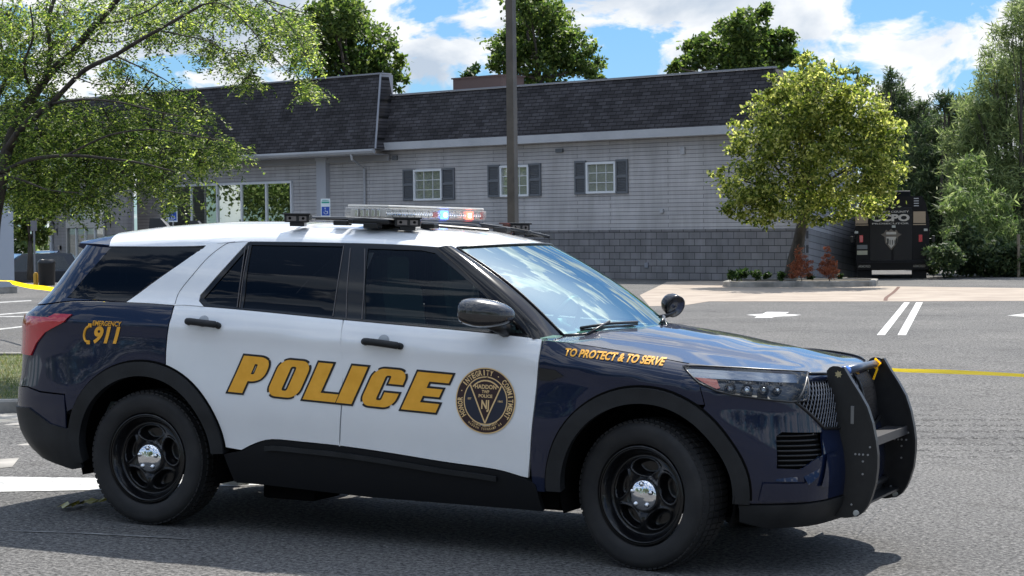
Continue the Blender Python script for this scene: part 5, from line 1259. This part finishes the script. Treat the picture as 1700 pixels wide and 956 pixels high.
P = atz(78, 474); t = empty('litter_bin', (P[0], P[1], 0), BROT); tag(t, 'round black litter bin against the entrance wall', 'litter bin')
m = MB(); m.lathe([(.001, 0), (.24, 0), (.25, .04), (.27, .72), (.28, .74), (.22, .80), (.2, .79)], (0, 0, 0), (0, 0, 1), 24); m.build('bin_body', lanb, t, sharp=40); m = MB(); m.lathe([(.285, .70), (.285, .74), (.22, .82), (.19, .80)], (0, 0, 0), (0, 0, 1), 24); m.build('bin_lid', satin, t, sharp=40)
P = atz(59.5, 474); t = empty('bollard', (P[0], P[1], 0)); tag(t, 'short yellow bollard beside the black litter bin', 'bollard')
m = MB(); m.lathe([(.075, 0), (.075, .36), (.05, .41), (.001, .42)], (0, 0, 0), (0, 0, 1), 16); m.build('post', pm('bollard_yellow', (.60, .33, .03), .5), t, sharp=40)
P = at(58, 460, 68); t = empty('sign_post', (P[0], P[1], 0), YAW); tag(t, 'thin grey steel sign post behind the yellow bollard', 'post')
m = MB(); m.tube([(0, 0, 0), (0, 0, 2.05)], .035, 6); m.build('pole', pm('post_grey', (.25, .26, .28), .5, .5), t)
m = MB(); m.box((0, -.04, 1.9), (.22, .01, .35)); m.build('sign_back', pm('sign_back', (.2, .2, .22), .5, .5), t)
# ------------------------------------------------------------------ parked cars far left
def far_car(px, py, D, rz, label, paintc, L_=4.6, Wd=1.85, Hh_=1.7):
    P = at(px, py, D); t = empty('parked_car', (P[0], P[1], -.85), rz); tag(t, label, 'car', 'cars parked beyond the column')
    pc = pm('far_paint', paintc, .25, .2, coat=1); h = L_/2; prof = [(-h, .35), (-h, .8), (-h+.1, .98), (h-1.35, 1.0), (h-.15, .82), (h, .6), (h, .3), (h-.5, .25), (-h+.3, .25)]
    m = MB(); m.prism(prof, lambda a, b: (a, -Wd/2, b), lambda a, b: (a, Wd/2, b)); m.build('body', pc, t)
    cab = [(-h+.12, .98), (-h+.45, Hh_-.04), (-h+.9, Hh_), (h-2.2, Hh_-.02), (h-1.35, 1.0)]
    m = MB(); m.prism(cab, lambda a, b: (a, -Wd/2+.06+(b-.98)*.16, b), lambda a, b: (a, Wd/2-.06-(b-.98)*.16, b)); m.build('cabin', pc, t)
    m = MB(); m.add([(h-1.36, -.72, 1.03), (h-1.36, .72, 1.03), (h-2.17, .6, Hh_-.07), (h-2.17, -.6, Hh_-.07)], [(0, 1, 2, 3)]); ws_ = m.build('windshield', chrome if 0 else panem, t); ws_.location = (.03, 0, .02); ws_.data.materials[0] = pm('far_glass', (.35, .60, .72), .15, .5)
    m = MB()
    for s_ in (-1, 1): m.add([(-h+.5, s_*(Wd/2-.05), 1.06), (h-1.6, s_*(Wd/2-.05), 1.06), (h-2.3, s_*(Wd/2-.14), Hh_-.12), (-h+.8, s_*(Wd/2-.14), Hh_-.12)], [(0, 1, 2, 3)])
    m.build('side_windows', panem, t)
    for sx in (-h+.85, h-.85):
        for s_ in (-1, 1): m = MB(); m.lathe([(.001, .0), (.2, .0), (.22, .03), (.33, .03), (.34, -.18)], (sx, s_*(Wd/2+.0), .34), (0, s_, 0), 20); m.build('wheel', rubber, t)
    m = MB()
    for s_ in (-1, 1): m.box((h-.04, s_*.68, .68), (.08, .34, .13), bev=.02)
    m.build('headlights', chrome, t); m = MB(); m.box((h-.0, 0, .62), (.04, .9, .22)); m.box((h, 0, .38), (.05, 1.6, .12)); m.build('grille', satin, t)
far_car(34, 455, 78, BROT-1.95, 'black parked car with a sunlit windshield beyond the column', (.02, .025, .035))
far_car(82, 452, 88, BROT-1.5, 'silver-blue parked car behind the black car and the litter bin', (.25, .30, .38))
# ------------------------------------------------------------------ police tape
tapem = leafmat('tape_yellow', [(.80, .58, .03), (.80, .58, .03)], .45, .35); tapes = bpy.data.materials.new('tape_thin'); 
def tape(label, pts, w, twists, text=None, sunward=False):
    P = [Vector(p) for p in spline(pts, 14, False)]; n = len(P); V = []; F = []
    for k, p in enumerate(P):
        t = (P[min(k+1, n-1)]-P[max(k-1, 0)]).normalized(); u_ = (SUN_DIR-t*SUN_DIR.dot(t)).normalized() if sunward else Vector((0, 0, 1)); s_ = t.cross(u_).normalized(); a = twists(k/(n-1)); d = (u_*math.cos(a)+s_*math.sin(a))*w/2*(min(1, .30+1.6*k/(n-1)) if sunward else 1)
        V += [p-d, p, p+d+s_*w*.04]
    for k in range(n-1): F += [(3*k, 3*k+3, 3*k+4, 3*k+1), (3*k+1, 3*k+4, 3*k+5, 3*k+2)]
    o_ = mesh('police_tape', V, F, tapem, None, True); tag(o_, label, 'tape')
    if text:
        L_ = [0]; 
        for k in range(1, n): L_.append(L_[-1]+(P[k]-P[k-1]).length)
        me = font_mesh(text, w*.62, w*.02); xs = [v.co.x for v in me.vertices]; 
        def f(x, y):
            s0 = (x % L_[-1]); k = min(max(int(np.searchsorted(L_, s0))-1, 0), n-2); q = (s0-L_[k])/(L_[k+1]-L_[k]); tt = y/w+.27
            A0 = Vector(V[3*k]).lerp(Vector(V[3*k+3]), q); B0 = Vector(V[3*k+2]).lerp(Vector(V[3*k+5]), q); p = A0.lerp(B0, tt); return p+(Vector(CAM)-p).normalized()*.006
        map_mesh('tape_print', me, f, blackv, o_, .12)
    return o_
E3 = [at(-60, 464, 36), at(5, 466, 34), at(20, 469, 33), at(48, 475, 32), at(92, 481, 30), at(170, 500, 27), at(250, 515, 25)]
tape('yellow police tape strung behind the police car on the left', E3, .075, lambda s: .25+1.1*max(0, math.sin(9*s)), 'POLICE LINE DO NOT CROSS   POLICE LINE DO NOT CROSS   ')
def tagw(o, *a): WORLD.append(o); return tag(o, *a)
T0 = np.array([.85, .36, 1.02])
tp_ = tape('yellow police tape running from the push bar to the right edge', [T0, atW(1480, 613.5, 12.4), atW(1560, 616.5, 15), atW(1640, 620, 18), atW(1720, 624.5, 21), atW(1900, 636, 26)], .032, lambda s: .10*math.sin(8*s), '                                        POLICE LINE DO NOT CROSS   POLICE LINE DO NOT CROSS   POLICE LINE DO NOT CROSS', True)
m = MB(); m.tube([(.845, .34, 1.045), (.875, .345, 1.02), (.85, .34, .99), (.82, .345, 1.01), (.845, .36, 1.04), (.86, .33, .985), (.84, .33, .93)], .006, 5); tagw(m.build('tape_knot', tapem), 'knot of yellow tape tied round the push bar top tube', 'tape')
rs = np.random.RandomState(8); pts = [atzW(100+7*k+rs.randn()*2, 836-.6*k+rs.randn()*2, .02+.02*rs.rand()) for k in range(12)]
m = MB(); V = [];
for k, p in enumerate(pts): V += [tuple(p+np.array([0, -.03-.01*rs.rand(), -.012])), tuple(p+np.array([0, .03+.02*rs.rand(), .012*rs.rand()]))]
m.add(V, [(2*k, 2*k+2, 2*k+3, 2*k+1) for k in range(11)]); tagw(m.build('tape_scrap', pm('tape_dirty', (.30, .27, .05), .5)), 'crumpled yellow tape scrap on the asphalt by the rear tire', 'tape')
P = atzW(386, 803); m = MB(); rs = np.random.RandomState(2); q = [(P[0]+.11*math.cos(a)*(1+.4*rs.rand()), P[1]+.05*math.sin(a)*(1+.4*rs.rand())) for a in np.linspace(0, 2*PI, 9)[:-1]]
m.prism(q, lambda a, b: (a, b, .006), lambda a, b: (a, b, .022+.02*rs.rand())); tagw(m.build('paper_scrap', pm('paper', (.7, .7, .66), .8)), 'small crumpled white paper scrap behind the rear tire', 'litter')
WORLD.append(tp_)
# ------------------------------------------------------------------ armoured truck
P = atz(1482, 462.5); trk = empty('armored_truck', (P[0], P[1], 0), YAW-.19); tag(trk, 'black armored police truck with tan stripe and CCPO lettering, seen from behind', 'truck')
D0 = float((P-CAM)@FW); K = D0/FPX
tbl = pm('truck_black', (.004, .004, .006), .35, spec=.25); tan = pm('truck_tan', (.36, .27, .18), .5); tlet = pm('truck_letter', (.50, .46, .40), .5)
def tz(py): return (462.5-py)*K
def tx(px): return (px-1482)*K
m = MB(); hb = 60*K
m.prism([(-hb, .42), (hb, .42), (hb, tz(366)), (hb-.05, tz(352)), (hb-.10, tz(338)), (hb-.22, tz(326)), (-hb+.22, tz(326)), (-hb+.10, tz(338)), (-hb+.05, tz(352)), (-hb, tz(366))], lambda a, b: (a, 0, b), lambda a, b: (a, 5.2, b)); m.build('body', tbl, trk)
m = MB(); m.box((0, -.05, tz(440)), (2*hb-.04, .12, .30), bev=.02); m.box((0, -.12, tz(436)), (2*hb*.9, .2, .05)); m.build('rear_bumper', tbl, trk)
for a, b in ((tx(1421.5), tx(1442)), (tx(1516), tx(1536))):
    m = MB(); m.box(((a+b)/2, -.006, tz(361)), (b-a, .012, tz(351)-tz(370)), bev=.002); m.box(((a+b)/2, -.006, tz(373)), (b-a+.02, .010, .03)); m.build('stripe', tan, trk)
for a, b in ((tx(1445), tx(1480)), (tx(1483), tx(1514))):
    m = MB(); m.box(((a+b)/2, -.015, (tz(344)+tz(434))/2), (b-a, .03, tz(344)-tz(434)), bev=.012); d_ = m.build('rear_door', pm('truck_door', (.006, .007, .010), .25, spec=.35), trk)
    m = MB(); m.box((b-.1 if a < 0 else a+.1, -.045, tz(400)), (.05, .03, .16)); m.build('door_handle', satin, d_)
def ttext(txt, cx, cz, w, h, mat, bold=.02, nm='lettering'):
    me = font_mesh(txt, 1, bold); xs = [v.co.x for v in me.vertices]; ys = [v.co.y for v in me.vertices]; x0, x1, y0, y1 = min(xs), max(xs), min(ys), max(ys)
    for v in me.vertices: v.co = (cx+((v.co.x-x0)/(x1-x0)-.5)*w, -.036, cz+((v.co.y-y0)/(y1-y0)-.5)*h)
    return link(nm, me, mat, trk)
ttext('CCPO', tx(1479), tz(361.5), 62*K, 12*K, tlet, .05); ttext('CAMDEN COUNTY', tx(1479), tz(351.5), 60*K, 3.2*K, tlet); ttext('PROSECUTOR', tx(1479), tz(371), 60*K, 2.6*K, tlet)
def tshape(name, poly, mat, y=-.036, par=trk):
    m = MB(); m.prism(poly, lambda a, b: (a, y, b), lambda a, b: (a, y-.006, b)); return m.build(name, mat, par)
cx, cz = tx(1480), tz(397)
bd_ = tshape('badge', [(cx+x*K, cz+z*K) for x, z in [(-12, 10), (-8, 16), (-5, 13), (0, 17), (5, 13), (8, 16), (12, 10), (17, 8), (11, 4), (10, -6), (0, -18), (-10, -6), (-11, 4), (-17, 8)]], pm('badge_brown', (.14, .115, .09), .5))
tshape('badge_shield', [(cx+x*K, cz+z*K) for x, z in [(-8, 4), (8, 4), (8, -5), (0, -15), (-8, -5)]], tlet, -.043, bd_)
for k in range(4): tshape('badge_stripe', [(cx+(-6+k*4)*K+x*K, cz+z*K) for x, z in [(-.6, -1), (.6, -1), (.6, -9), (-.6, -9)]], blackv, -.050, bd_)
tshape('badge_bar', [(cx+x*K, cz+z*K) for x, z in [(-8, 12), (8, 12), (8, 8), (-8, 8)]], tlet, -.043, bd_)
for px in (1431, 1527.5): m = MB(); m.box((tx(px), -.02, tz(396)), (6*K, .05, 12*K), bev=.01); m.build('tail_lamp', redlens, trk)
for px, py in ((1423, 385), (1536, 382), (1484, 376), (1494, 441)): m = MB(); m.box((tx(px), -.045, tz(py)), (6*K, .03, 4*K), bev=.005); m.build('marker_lamp', pm('marker_white', (.45, .46, .42), .3), trk)
for py, c in ((409.5, (.16, .17, .17)), (419, (.42, .40, .30))): m = MB(); m.box((tx(1432.5), -.015, tz(py)), (17*K, .012, 7*K)); m.build('plate', pm('truck_plate', c, .5), trk)
for px in (1436, 1525):
    m = MB(); m.box((tx(px), .1, tz(452)), (24*K, .02, 20*K)); f_ = m.build('mud_flap', rubber, trk)
    ttext('ARMORED', tx(px), tz(441.5), 20*K, 4*K, tlet, nm='flap_text').location.y = -.10
for s_ in (-1, 1):
    for yy in (.9, 4.1): m = MB(); m.lathe([(.001, .02), (.3, .02), (.32, .06), (.46, .05), (.48, -.25), (.001, -.25)], (s_*(hb-.16), yy, .48), (s_, 0, 0), 24); m.build('wheel', rubber, trk)
    m = MB(); m.tube([(s_*hb, 4.9, 1.35), (s_*(hb+.12), 4.9, 1.4)], .03); m.box((s_*(hb+.12), .1, tz(397)), (.10, .06, .20), bev=.02); m.tube([(s_*hb, .15, tz(397)), (s_*(hb+.12), .1, tz(397))], .02); m.build('mirror', satin, trk)
m = MB(); m.box((0, 1.8, tz(322)), (1.1, 1.1, .22), bev=.04); m.tube([(0, 1.7, tz(318)), (0, .9, tz(312))], .03); m.build('roof_turret', tbl, trk)
m = MB()
for k in range(4): m.box((tx(1521), -.03, tz(330+k*4)), (8*K, .05, 1.6*K))
m.build('ladder_rungs', pm('rung_grey', (.4, .4, .4), .5), trk)
# ------------------------------------------------------------------ trees and shrubs
G = lambda a, b, c: (a, b, c)
lf_yellow = leafmat('yellow_green_leaf', [(.025, .05, .012), (.09, .125, .025), (.22, .25, .055), (.46, .46, .17)], .5)
lf_dark = leafmat('dark_leaf', [(.012, .030, .008), (.022, .05, .012), (.04, .075, .018), (.07, .11, .03)], .25)
lf_back = leafmat('back_leaf', [(.02, .042, .012), (.05, .085, .02), (.10, .145, .035), (.17, .21, .06)], .45)
lf_pine = leafmat('pine_needle', [(.018, .034, .016), (.04, .065, .028), (.07, .10, .04), (.11, .14, .06)], .3)
lf_pine2 = leafmat('pale_pine_needle', [(.045, .07, .028), (.11, .15, .055), (.18, .22, .09), (.27, .31, .14)], .4)
lf_lime = leafmat('lime_leaf', [(.05, .085, .025), (.09, .135, .04), (.15, .20, .075), (.25, .29, .13)], .42)
lf_mix = leafmat('mid_leaf', [(.03, .055, .012), (.06, .09, .02), (.10, .13, .03), (.16, .19, .06)], .35)
def cl(D, lst, dj=0): 
    out = []
    for k, (x, y, r) in enumerate(lst): out.append((at(x, y, D+(((k*7919) % 11)/5-1)*dj), r*D/FPX))
    return out
# island tree
D = 54.0; base = atz(1312, 470); base[2] = .1
crown = [(1345, 150, 48), (1290, 185, 45), (1255, 235, 45), (1235, 300, 42), (1260, 340, 42), (1310, 240, 60), (1310, 330, 55), (1370, 200, 62), (1420, 180, 45), (1450, 235, 48), (1400, 280, 62), (1460, 290, 42), (1440, 340, 38), (1370, 345, 42), (1340, 115, 25), (1300, 130, 25), (1225, 345, 22), (1470, 215, 25), (1395, 130, 22)]
trp = [(0, 0, -.05), (.10, 0, .5), (.22, .05, 1.0), (.34, .05, 1.55), (.5, 0, 2.2)]
tree('round yellow-green tree on the kerbed island with a leaning trunk', base, .17, cl(D, crown, .9), 37000, .112, lf_yellow, 1.7, 'tree', 'island_tree', seed=3, fork=1.5, trunk_pts=trp)
# ornamental ginkgo-like wisps above it
tree('pale wispy treetop rising behind the island tree', atz(1440, 458), .08, cl(64, [(1385, 150, 16), (1425, 125, 14), (1370, 128, 9), (1440, 140, 16), (1415, 165, 22), (1360, 105, 6)], .5), 900, .14, lf_mix, 2, 'tree', 'tree', seed=11)
for (lab, bx, by, D, lst, n, lfs, mat, sd) in (
    ('dark green tree behind the tall roof, left of the light pole', 585, 455, 88, [(560, 30, 45), (600, 70, 50), (545, 80, 40), (635, 110, 35), (580, 115, 50), (525, 60, 28), (655, 135, 18), (570, 5, 25)], 17000, .21, lf_back, 21),
    ('dark green tree rising over the roof at the light pole', 905, 455, 92, [(880, 15, 42), (905, 50, 52), (850, 75, 40), (940, 85, 42), (890, 110, 55), (968, 110, 30), (830, 100, 22), (985, 125, 14), (870, -10, 30)], 17000, .21, lf_back, 22),
    ('dark green tree rising over the right end of the roof', 1225, 455, 88, [(1240, 45, 38), (1215, 75, 42), (1170, 85, 32), (1265, 80, 42), (1290, 70, 28), (1140, 105, 20), (1300, 100, 24), (1230, 105, 50), (1120, 112, 12)], 17000, .21, lf_back, 23),
    ('small treetop showing above the roof vent box', 775, 455, 96, [(775, 125, 14), (785, 118, 9)], 300, .25, lf_dark, 24)):
    tree(lab, atz(bx, by+5) if False else at(bx, 430, D)*np.array([1, 1, 0]), .22, cl(D, lst, 1.5), n, lfs, mat, 1.6, 'tree', 'tree', 'trees behind the building', sd)
# conifers and shrubs on the right
tree('tall pale conifer filling the right edge', at(1700, 455, 66)*np.array([1, 1, 0]), .25, cl(66, [(1695, 60, 40), (1665, 110, 42), (1640, 170, 45), (1690, 150, 60), (1620, 230, 45), (1680, 240, 70), (1640, 300, 60), (1610, 330, 40), (1690, 340, 70), (1630, 390, 50), (1690, 420, 50), (1730, 30, 50), (1760, 200, 80), (1760, 380, 80), (1700, 20, 25), (1600, 260, 40), (1650, 130, 30), (1625, 190, 30)], 2), 48000, .26, lf_pine2, 7, 'conifer', 'conifer_tree', 'conifers on the right', 31, up=.1)
tree('dark narrow conifer behind the armored truck', at(1560, 455, 75)*np.array([1, 1, 0]), .22, cl(75, [(1575, 180, 22), (1560, 220, 40), (1545, 270, 50), (1580, 280, 45), (1560, 330, 60), (1550, 380, 60), (1590, 400, 50), (1600, 340, 40), (1560, 430, 50), (1600, 220, 35), (1620, 180, 30), (1570, 160, 14)], 1.5), 28000, .28, lf_pine, 6, 'conifer', 'conifer_tree', 'conifers on the right', 32, up=.1)
tree('dark conifer with a pointed top right of the island tree', at(1480, 455, 78)*np.array([1, 1, 0]), .22, cl(78, [(1480, 135, 16), (1478, 160, 30), (1495, 190, 38), (1530, 200, 22), (1520, 250, 45), (1480, 240, 45), (1500, 310, 55), (1520, 370, 55), (1480, 350, 50), (1535, 180, 14)], 1.5), 26000, .28, lf_pine, 6, 'conifer', 'conifer_tree', 'conifers on the right', 33, up=.1)
tree('bright feathery lime foliage spreading in front of the tall pale conifer', at(1625, 458, 62)*np.array([1, 1, 0]), .07, cl(62, [(1600, 345, 30), (1625, 295, 30), (1612, 265, 20), (1585, 325, 22), (1645, 335, 30), (1605, 380, 28), (1572, 350, 16), (1640, 385, 30), (1590, 410, 26), (1670, 370, 26)], .8), 3800, .24, lf_lime, 5, 'tree', 'tree', seed=34, droop=.4, limbs=False)
tree('low dark green shrubs under the conifers', at(1640, 458, 61)*np.array([1, 1, 0]), .06, cl(60, [(1570, 425, 26), (1600, 430, 30), (1640, 430, 36), (1680, 435, 34), (1720, 430, 34), (1560, 445, 22), (1600, 400, 26)], 1), 11000, .15, lf_pine, 2, 'shrub', 'shrub', seed=35, limbs=False)
m = MB(); Pp = at(1691, 458, 60); m.tube([(Pp[0], Pp[1], 0), (Pp[0], Pp[1], 1.3)], .05, 8); tag(m.build('wooden_post', pm('post_wood', (.22, .18, .13), .9)), 'pale wooden post before the conifers at the right edge', 'post')
# hedge line that closes the view on the right and left
for lab, x0, x1, D, yy, sd, mt in (('dense dark woodland behind the conifers on the right', 1430, 1800, 86, 300, 41, lf_dark), ('sunlit woodland in the gap left of the entrance', -60, 130, 118, 350, 42, lf_lime)):
    rs = np.random.RandomState(sd); L2 = [(x0+(x1-x0)*rs.rand(), yy-60+210*rs.rand()-(30 if sd == 42 else 40), 34+16*rs.rand()) for k in range(36)]
    C = clump_pts([(c, r) for c, r in cl(D, L2, 3)], 11000, rs, .2); C = C[C[:, 2] > 0]; tag(leaves_mesh('woodland', C, .42, mt, None, 1.6, .3, sd), lab, 'woodland', kind='stuff')
tree('small yellow-green tree before the parked cars left of the entrance', at(50, 455, 72)*np.array([1, 1, 0]), .10, cl(72, [(45, 345, 22), (65, 360, 20), (35, 375, 20), (60, 390, 20), (50, 325, 20), (75, 335, 18), (30, 395, 12)], .8), 3200, .18, lf_mix, 1.8, 'tree', 'tree', seed=43)
# dead shrubs and ground cover on the island
lf_rust = leafmat('rust_leaf', [(.16, .05, .025), (.26, .09, .045), (.34, .14, .08)], .3)
for lab, px, lst, sd in (('rust-brown dead shrub nearest the island tree trunk', 1330, [(1330, 452, 14), (1322, 440, 11), (1336, 440, 11), (1330, 427, 10), (1326, 415, 6), (1343, 450, 9), (1320, 455, 10)], 51), ('rust-brown dead shrub at the right end of the island', 1376, [(1376, 452, 13), (1371, 440, 9), (1380, 440, 9), (1374, 427, 8), (1373, 414, 5), (1384, 452, 8)], 52)):
    rt = tree(lab, at(px, 460, 53.6)*np.array([1, 1, 0])+np.array([0, 0, .1]), .012, cl(53.6, lst, .1), 3000, .055, lf_rust, 3, 'shrub', 'dead_shrub', 'dead shrubs on the island', sd, up=0, fork=.15)
C = clump_pts(cl(54, [(1215, 455, 8), (1235, 454, 9), (1255, 455, 8), (1275, 456, 7), (1225, 457, 7), (1295, 458, 6), (1345, 458, 5), (1395, 459, 4)], .3), 2600, np.random.RandomState(53), .2)
tag(leaves_mesh('ground_cover', C, .08, lf_dark, None, 1.6, .3, 53), 'low dark ground cover at the left end of the island', 'ground cover', kind='stuff')
# trees across the lot behind the camera: seen in the glass and the paint
rs = np.random.RandomState(60)
allC = []; allD = []
for k in range(16):
    x = -68+k*9+rs.randn()*2; y = -44-rs.rand()*8+abs(k-4)*1.5; L3 = [((x+rs.randn()*3.2, y+rs.randn()*2.2, 3+7*rs.rand()), 2.6+rs.rand()*1.2) for j in range(9)]
    L3 = [(np.array(c), r) for c, r in L3]; C = clump_pts(L3, 8000, rs, .2); C = C[C[:, 2] > .2]
    allC.append(C)
for k in range(9):
    x = -76-rs.rand()*6; y = 2+k*6.5; L3 = [((x+rs.randn()*2.2, y+rs.randn()*3, 2+7*rs.rand()), 2.6+rs.rand()*1.2) for j in range(9)]
    C = clump_pts([(np.array(c), r) for c, r in L3], 15000, rs, .15); allD.append(C[C[:, 2] > .2])
tag(leaves_mesh('woodland', np.concatenate(allC), .30, lf_mix, None, 1.5, .3, 61), 'row of green trees across the parking lot, mirrored in the shop window', 'woodland', kind='stuff')
tag(leaves_mesh('woodland', np.concatenate(allD), .26, lf_lime, None, 1.5, .3, 62), 'sunlit trees left of the lot, mirrored in the shop window', 'woodland', kind='stuff')
# ------------------------------------------------------------------ honey locust, left foreground
DL = 22.0; lbase = at(-18, 420, DL)*np.array([1, 1, 0]); lt = empty('honey_locust', lbase); tag(lt, 'large feathery-leaved tree leaning in from the left edge, with dark limbs', 'tree')
lbark = pm('locust_bark', (.035, .028, .022), .9); noisy(lbark, 14, (.018, .015, .012), (.065, .052, .04), bump=.8, bscale=30, stretch=(1, 1, .3))
def LP(x, y, d=0): return at(x, y, DL+d)-lbase
limbs = [([(-18, 470, 0), (-14, 380, 0), (-4, 320, 0), (3, 290, 0)], 24, 19), ([(3, 290, 0), (14, 240, .1), (32, 195, .2), (55, 160, .2), (70, 140, .3)], 17, 11), ([(70, 140, .3), (92, 112, .2), (118, 90, .1), (140, 62, 0), (160, 38, -.1), (185, 12, -.2), (205, -15, -.3)], 11, 7),
 ([(12, 250, .1), (35, 215, -.2), (62, 190, -.4), (85, 172, -.5)], 12, 8), ([(85, 172, -.5), (130, 125, -.6), (155, 108, -.7), (190, 92, -.8), (230, 68, -.9), (262, 50, -1), (300, 28, -1), (335, 8, -1.1)], 7, 3.5),
 ([(335, 8, -1.1), (362, 5, -1.1), (390, 20, -1.2), (420, 52, -1.3), (455, 95, -1.3), (482, 125, -1.3)], 2.2, .8), ([(72, 140, .3), (84, 90, .5), (80, 40, .6), (92, -10, .7)], 8, 5), ([(0, 300, 0), (-20, 250, .5), (-10, 180, .8), (15, 120, 1)], 9, 5), ([(15, 120, 1), (0, 60, 1.1), (20, 10, 1.2)], 5, 3),
 ([(5, 285, 0), (50, 265, -.6), (110, 258, -1), (170, 262, -1.3), (230, 270, -1.6), (290, 285, -1.8)], 6, 1.5), ([(110, 258, -1), (180, 225, -1.3), (250, 215, -1.5), (320, 225, -1.7), (380, 235, -1.8)], 3, 1), ([(85, 172, -.5), (140, 165, -.9), (200, 170, -1.2), (260, 185, -1.4), (310, 195, -1.5)], 3.5, 1),
 ([(190, 92, -.8), (230, 110, -1), (270, 130, -1.2), (300, 150, -1.2)], 2.5, .9), ([(262, 50, -1), (310, 60, -1.2), (350, 70, -1.3), (385, 95, -1.4), (400, 120, -1.4)], 2, .8), ([(205, -15, -.3), (280, -10, -.4), (360, -20, -.5), (440, 0, -.6), (500, 20, -.7)], 4, 1.2), ([(440, 0, -.6), (480, 40, -.7), (505, 85, -.8), (515, 130, -.8)], 1.5, .7),
 ([(3, 290, 0), (40, 300, -.5), (80, 315, -.9), (130, 320, -1.2)], 4, 1.2), ([(140, 62, 0), (175, 70, .3), (215, 65, .5), (240, 40, .6)], 2.5, 1), ([(55, 160, .2), (40, 110, -.3), (55, 60, -.5), (50, 10, -.6)], 4.5, 2), ([(92, 112, .2), (120, 125, .4), (160, 140, .5), (190, 135, .6)], 2.5, .9), ([(160, 38, -.1), (200, 35, -.3), (250, 15, -.4), (290, -15, -.4)], 3, 1.2)]
m = MB()
for pts, r0, r1 in limbs:
    Pp = spline([LP(p[0], p[1], p[2]-.55) for p in pts], 5, False); m.tube(Pp, [(r0+(r1-r0)*k/(len(Pp)-1))*.62*DL/FPX for k in range(len(Pp))], 9)
# fronds: a drooping stem with paired leaflets
rs = np.random.RandomState(77)
zones = [(20, 30, 60, 70), (90, 25, 60, 75), (40, 110, 60, 95), (160, 20, 55, 65), (230, 12, 50, 62), (300, 5, 48, 60), (360, 2, 40, 52), (420, 15, 34, 46), (460, 40, 30, 40), (490, 25, 26, 34), (110, 80, 45, 50), (250, 55, 34, 28), (190, 105, 32, 26), (320, 45, 36, 30), (350, 80, 26, 22), (395, 92, 26, 26), (412, 125, 16, 16), (440, 75, 22, 20), (505, 90, 20, 30), (515, 140, 16, 22), (500, 60, 22, 26), (20, 180, 50, 70), (80, 165, 50, 46), (60, 230, 60, 130), (130, 210, 50, 90), (190, 200, 45, 60), (150, 255, 60, 110), (220, 235, 50, 80), (60, 290, 60, 100), (130, 300, 55, 100), (200, 285, 45, 70), (260, 200, 40, 40), (290, 245, 40, 55), (300, 155, 26, 26), (250, 150, 30, 24), (330, 190, 26, 22), (340, 240, 34, 44), (385, 248, 24, 34), (270, 290, 34, 46), (295, 325, 20, 22), (30, 310, 34, 50), (90, 325, 30, 30), (205, 140, 34, 24), (150, 330, 20, 16), (330, 270, 20, 16), (0, 250, 30, 40), (0, 30, 30, 40), (10, 100, 30, 40)]
BL = []; BD = []; tw = MB()
for zx, zy, zr_, nf_ in zones:
    for k in range(int(nf_*(2.5 if zy < 140 else 2.1))):
        x = zx+rs.randn()*zr_*.5; y = zy+rs.randn()*zr_*.42; p0 = LP(x, y, .25+rs.randn()*.7); a = rs.rand()*2*PI; Ls = .15+.12*rs.rand()
        d = np.array([math.cos(a), math.sin(a), -.25-.5*rs.rand()]); d /= np.linalg.norm(d); sd_ = np.cross(d, [0, 0, 1]); sd_ /= np.linalg.norm(sd_)
        if k % 5 == 0: tw.tube([p0, p0+d*Ls*.5, p0+d*Ls+np.array([0, 0, -.03])], [.003, .002, .001], 3, cap=False)
        for j in range(9):
            q = p0+d*Ls*(j+1)/9+np.array([0, 0, -.10*(j/9)**2])
            for s_ in (-1, 1): BL.append(q); BD.append(d*.35+sd_*s_+np.array([0, 0, -.15]))
    # twigs to the zone centre
    for k in range(4):
        p0 = LP(zx, zy, -.3); tw.tube([p0+rs.randn(3)*.05, p0+rs.randn(3)*zr_*DL/FPX*.35, p0+rs.randn(3)*zr_*DL/FPX*.7], [.008, .006, .003], 4, cap=False)
b0 = len(m.V); m.V += tw.V; m.F += [tuple(b0+k for k in f) for f in tw.F]; m.I += [0]*len(tw.F)
m.build('trunk', lbark, lt, smooth=True)
lf_loc = leafmat('locust_leaflet', [(.015, .034, .010), (.04, .07, .016), (.10, .15, .03), (.36, .41, .11)], .5, .45)
leaves_mesh('crown', np.array(BL), .046, lf_loc, lt, 2.4, .5, 78, 0, np.array(BD))

for o in bpy.data.objects:
    if o not in BEFORE and o.parent is None and o not in WORLD: o.matrix_basis = TR @ o.matrix_basis
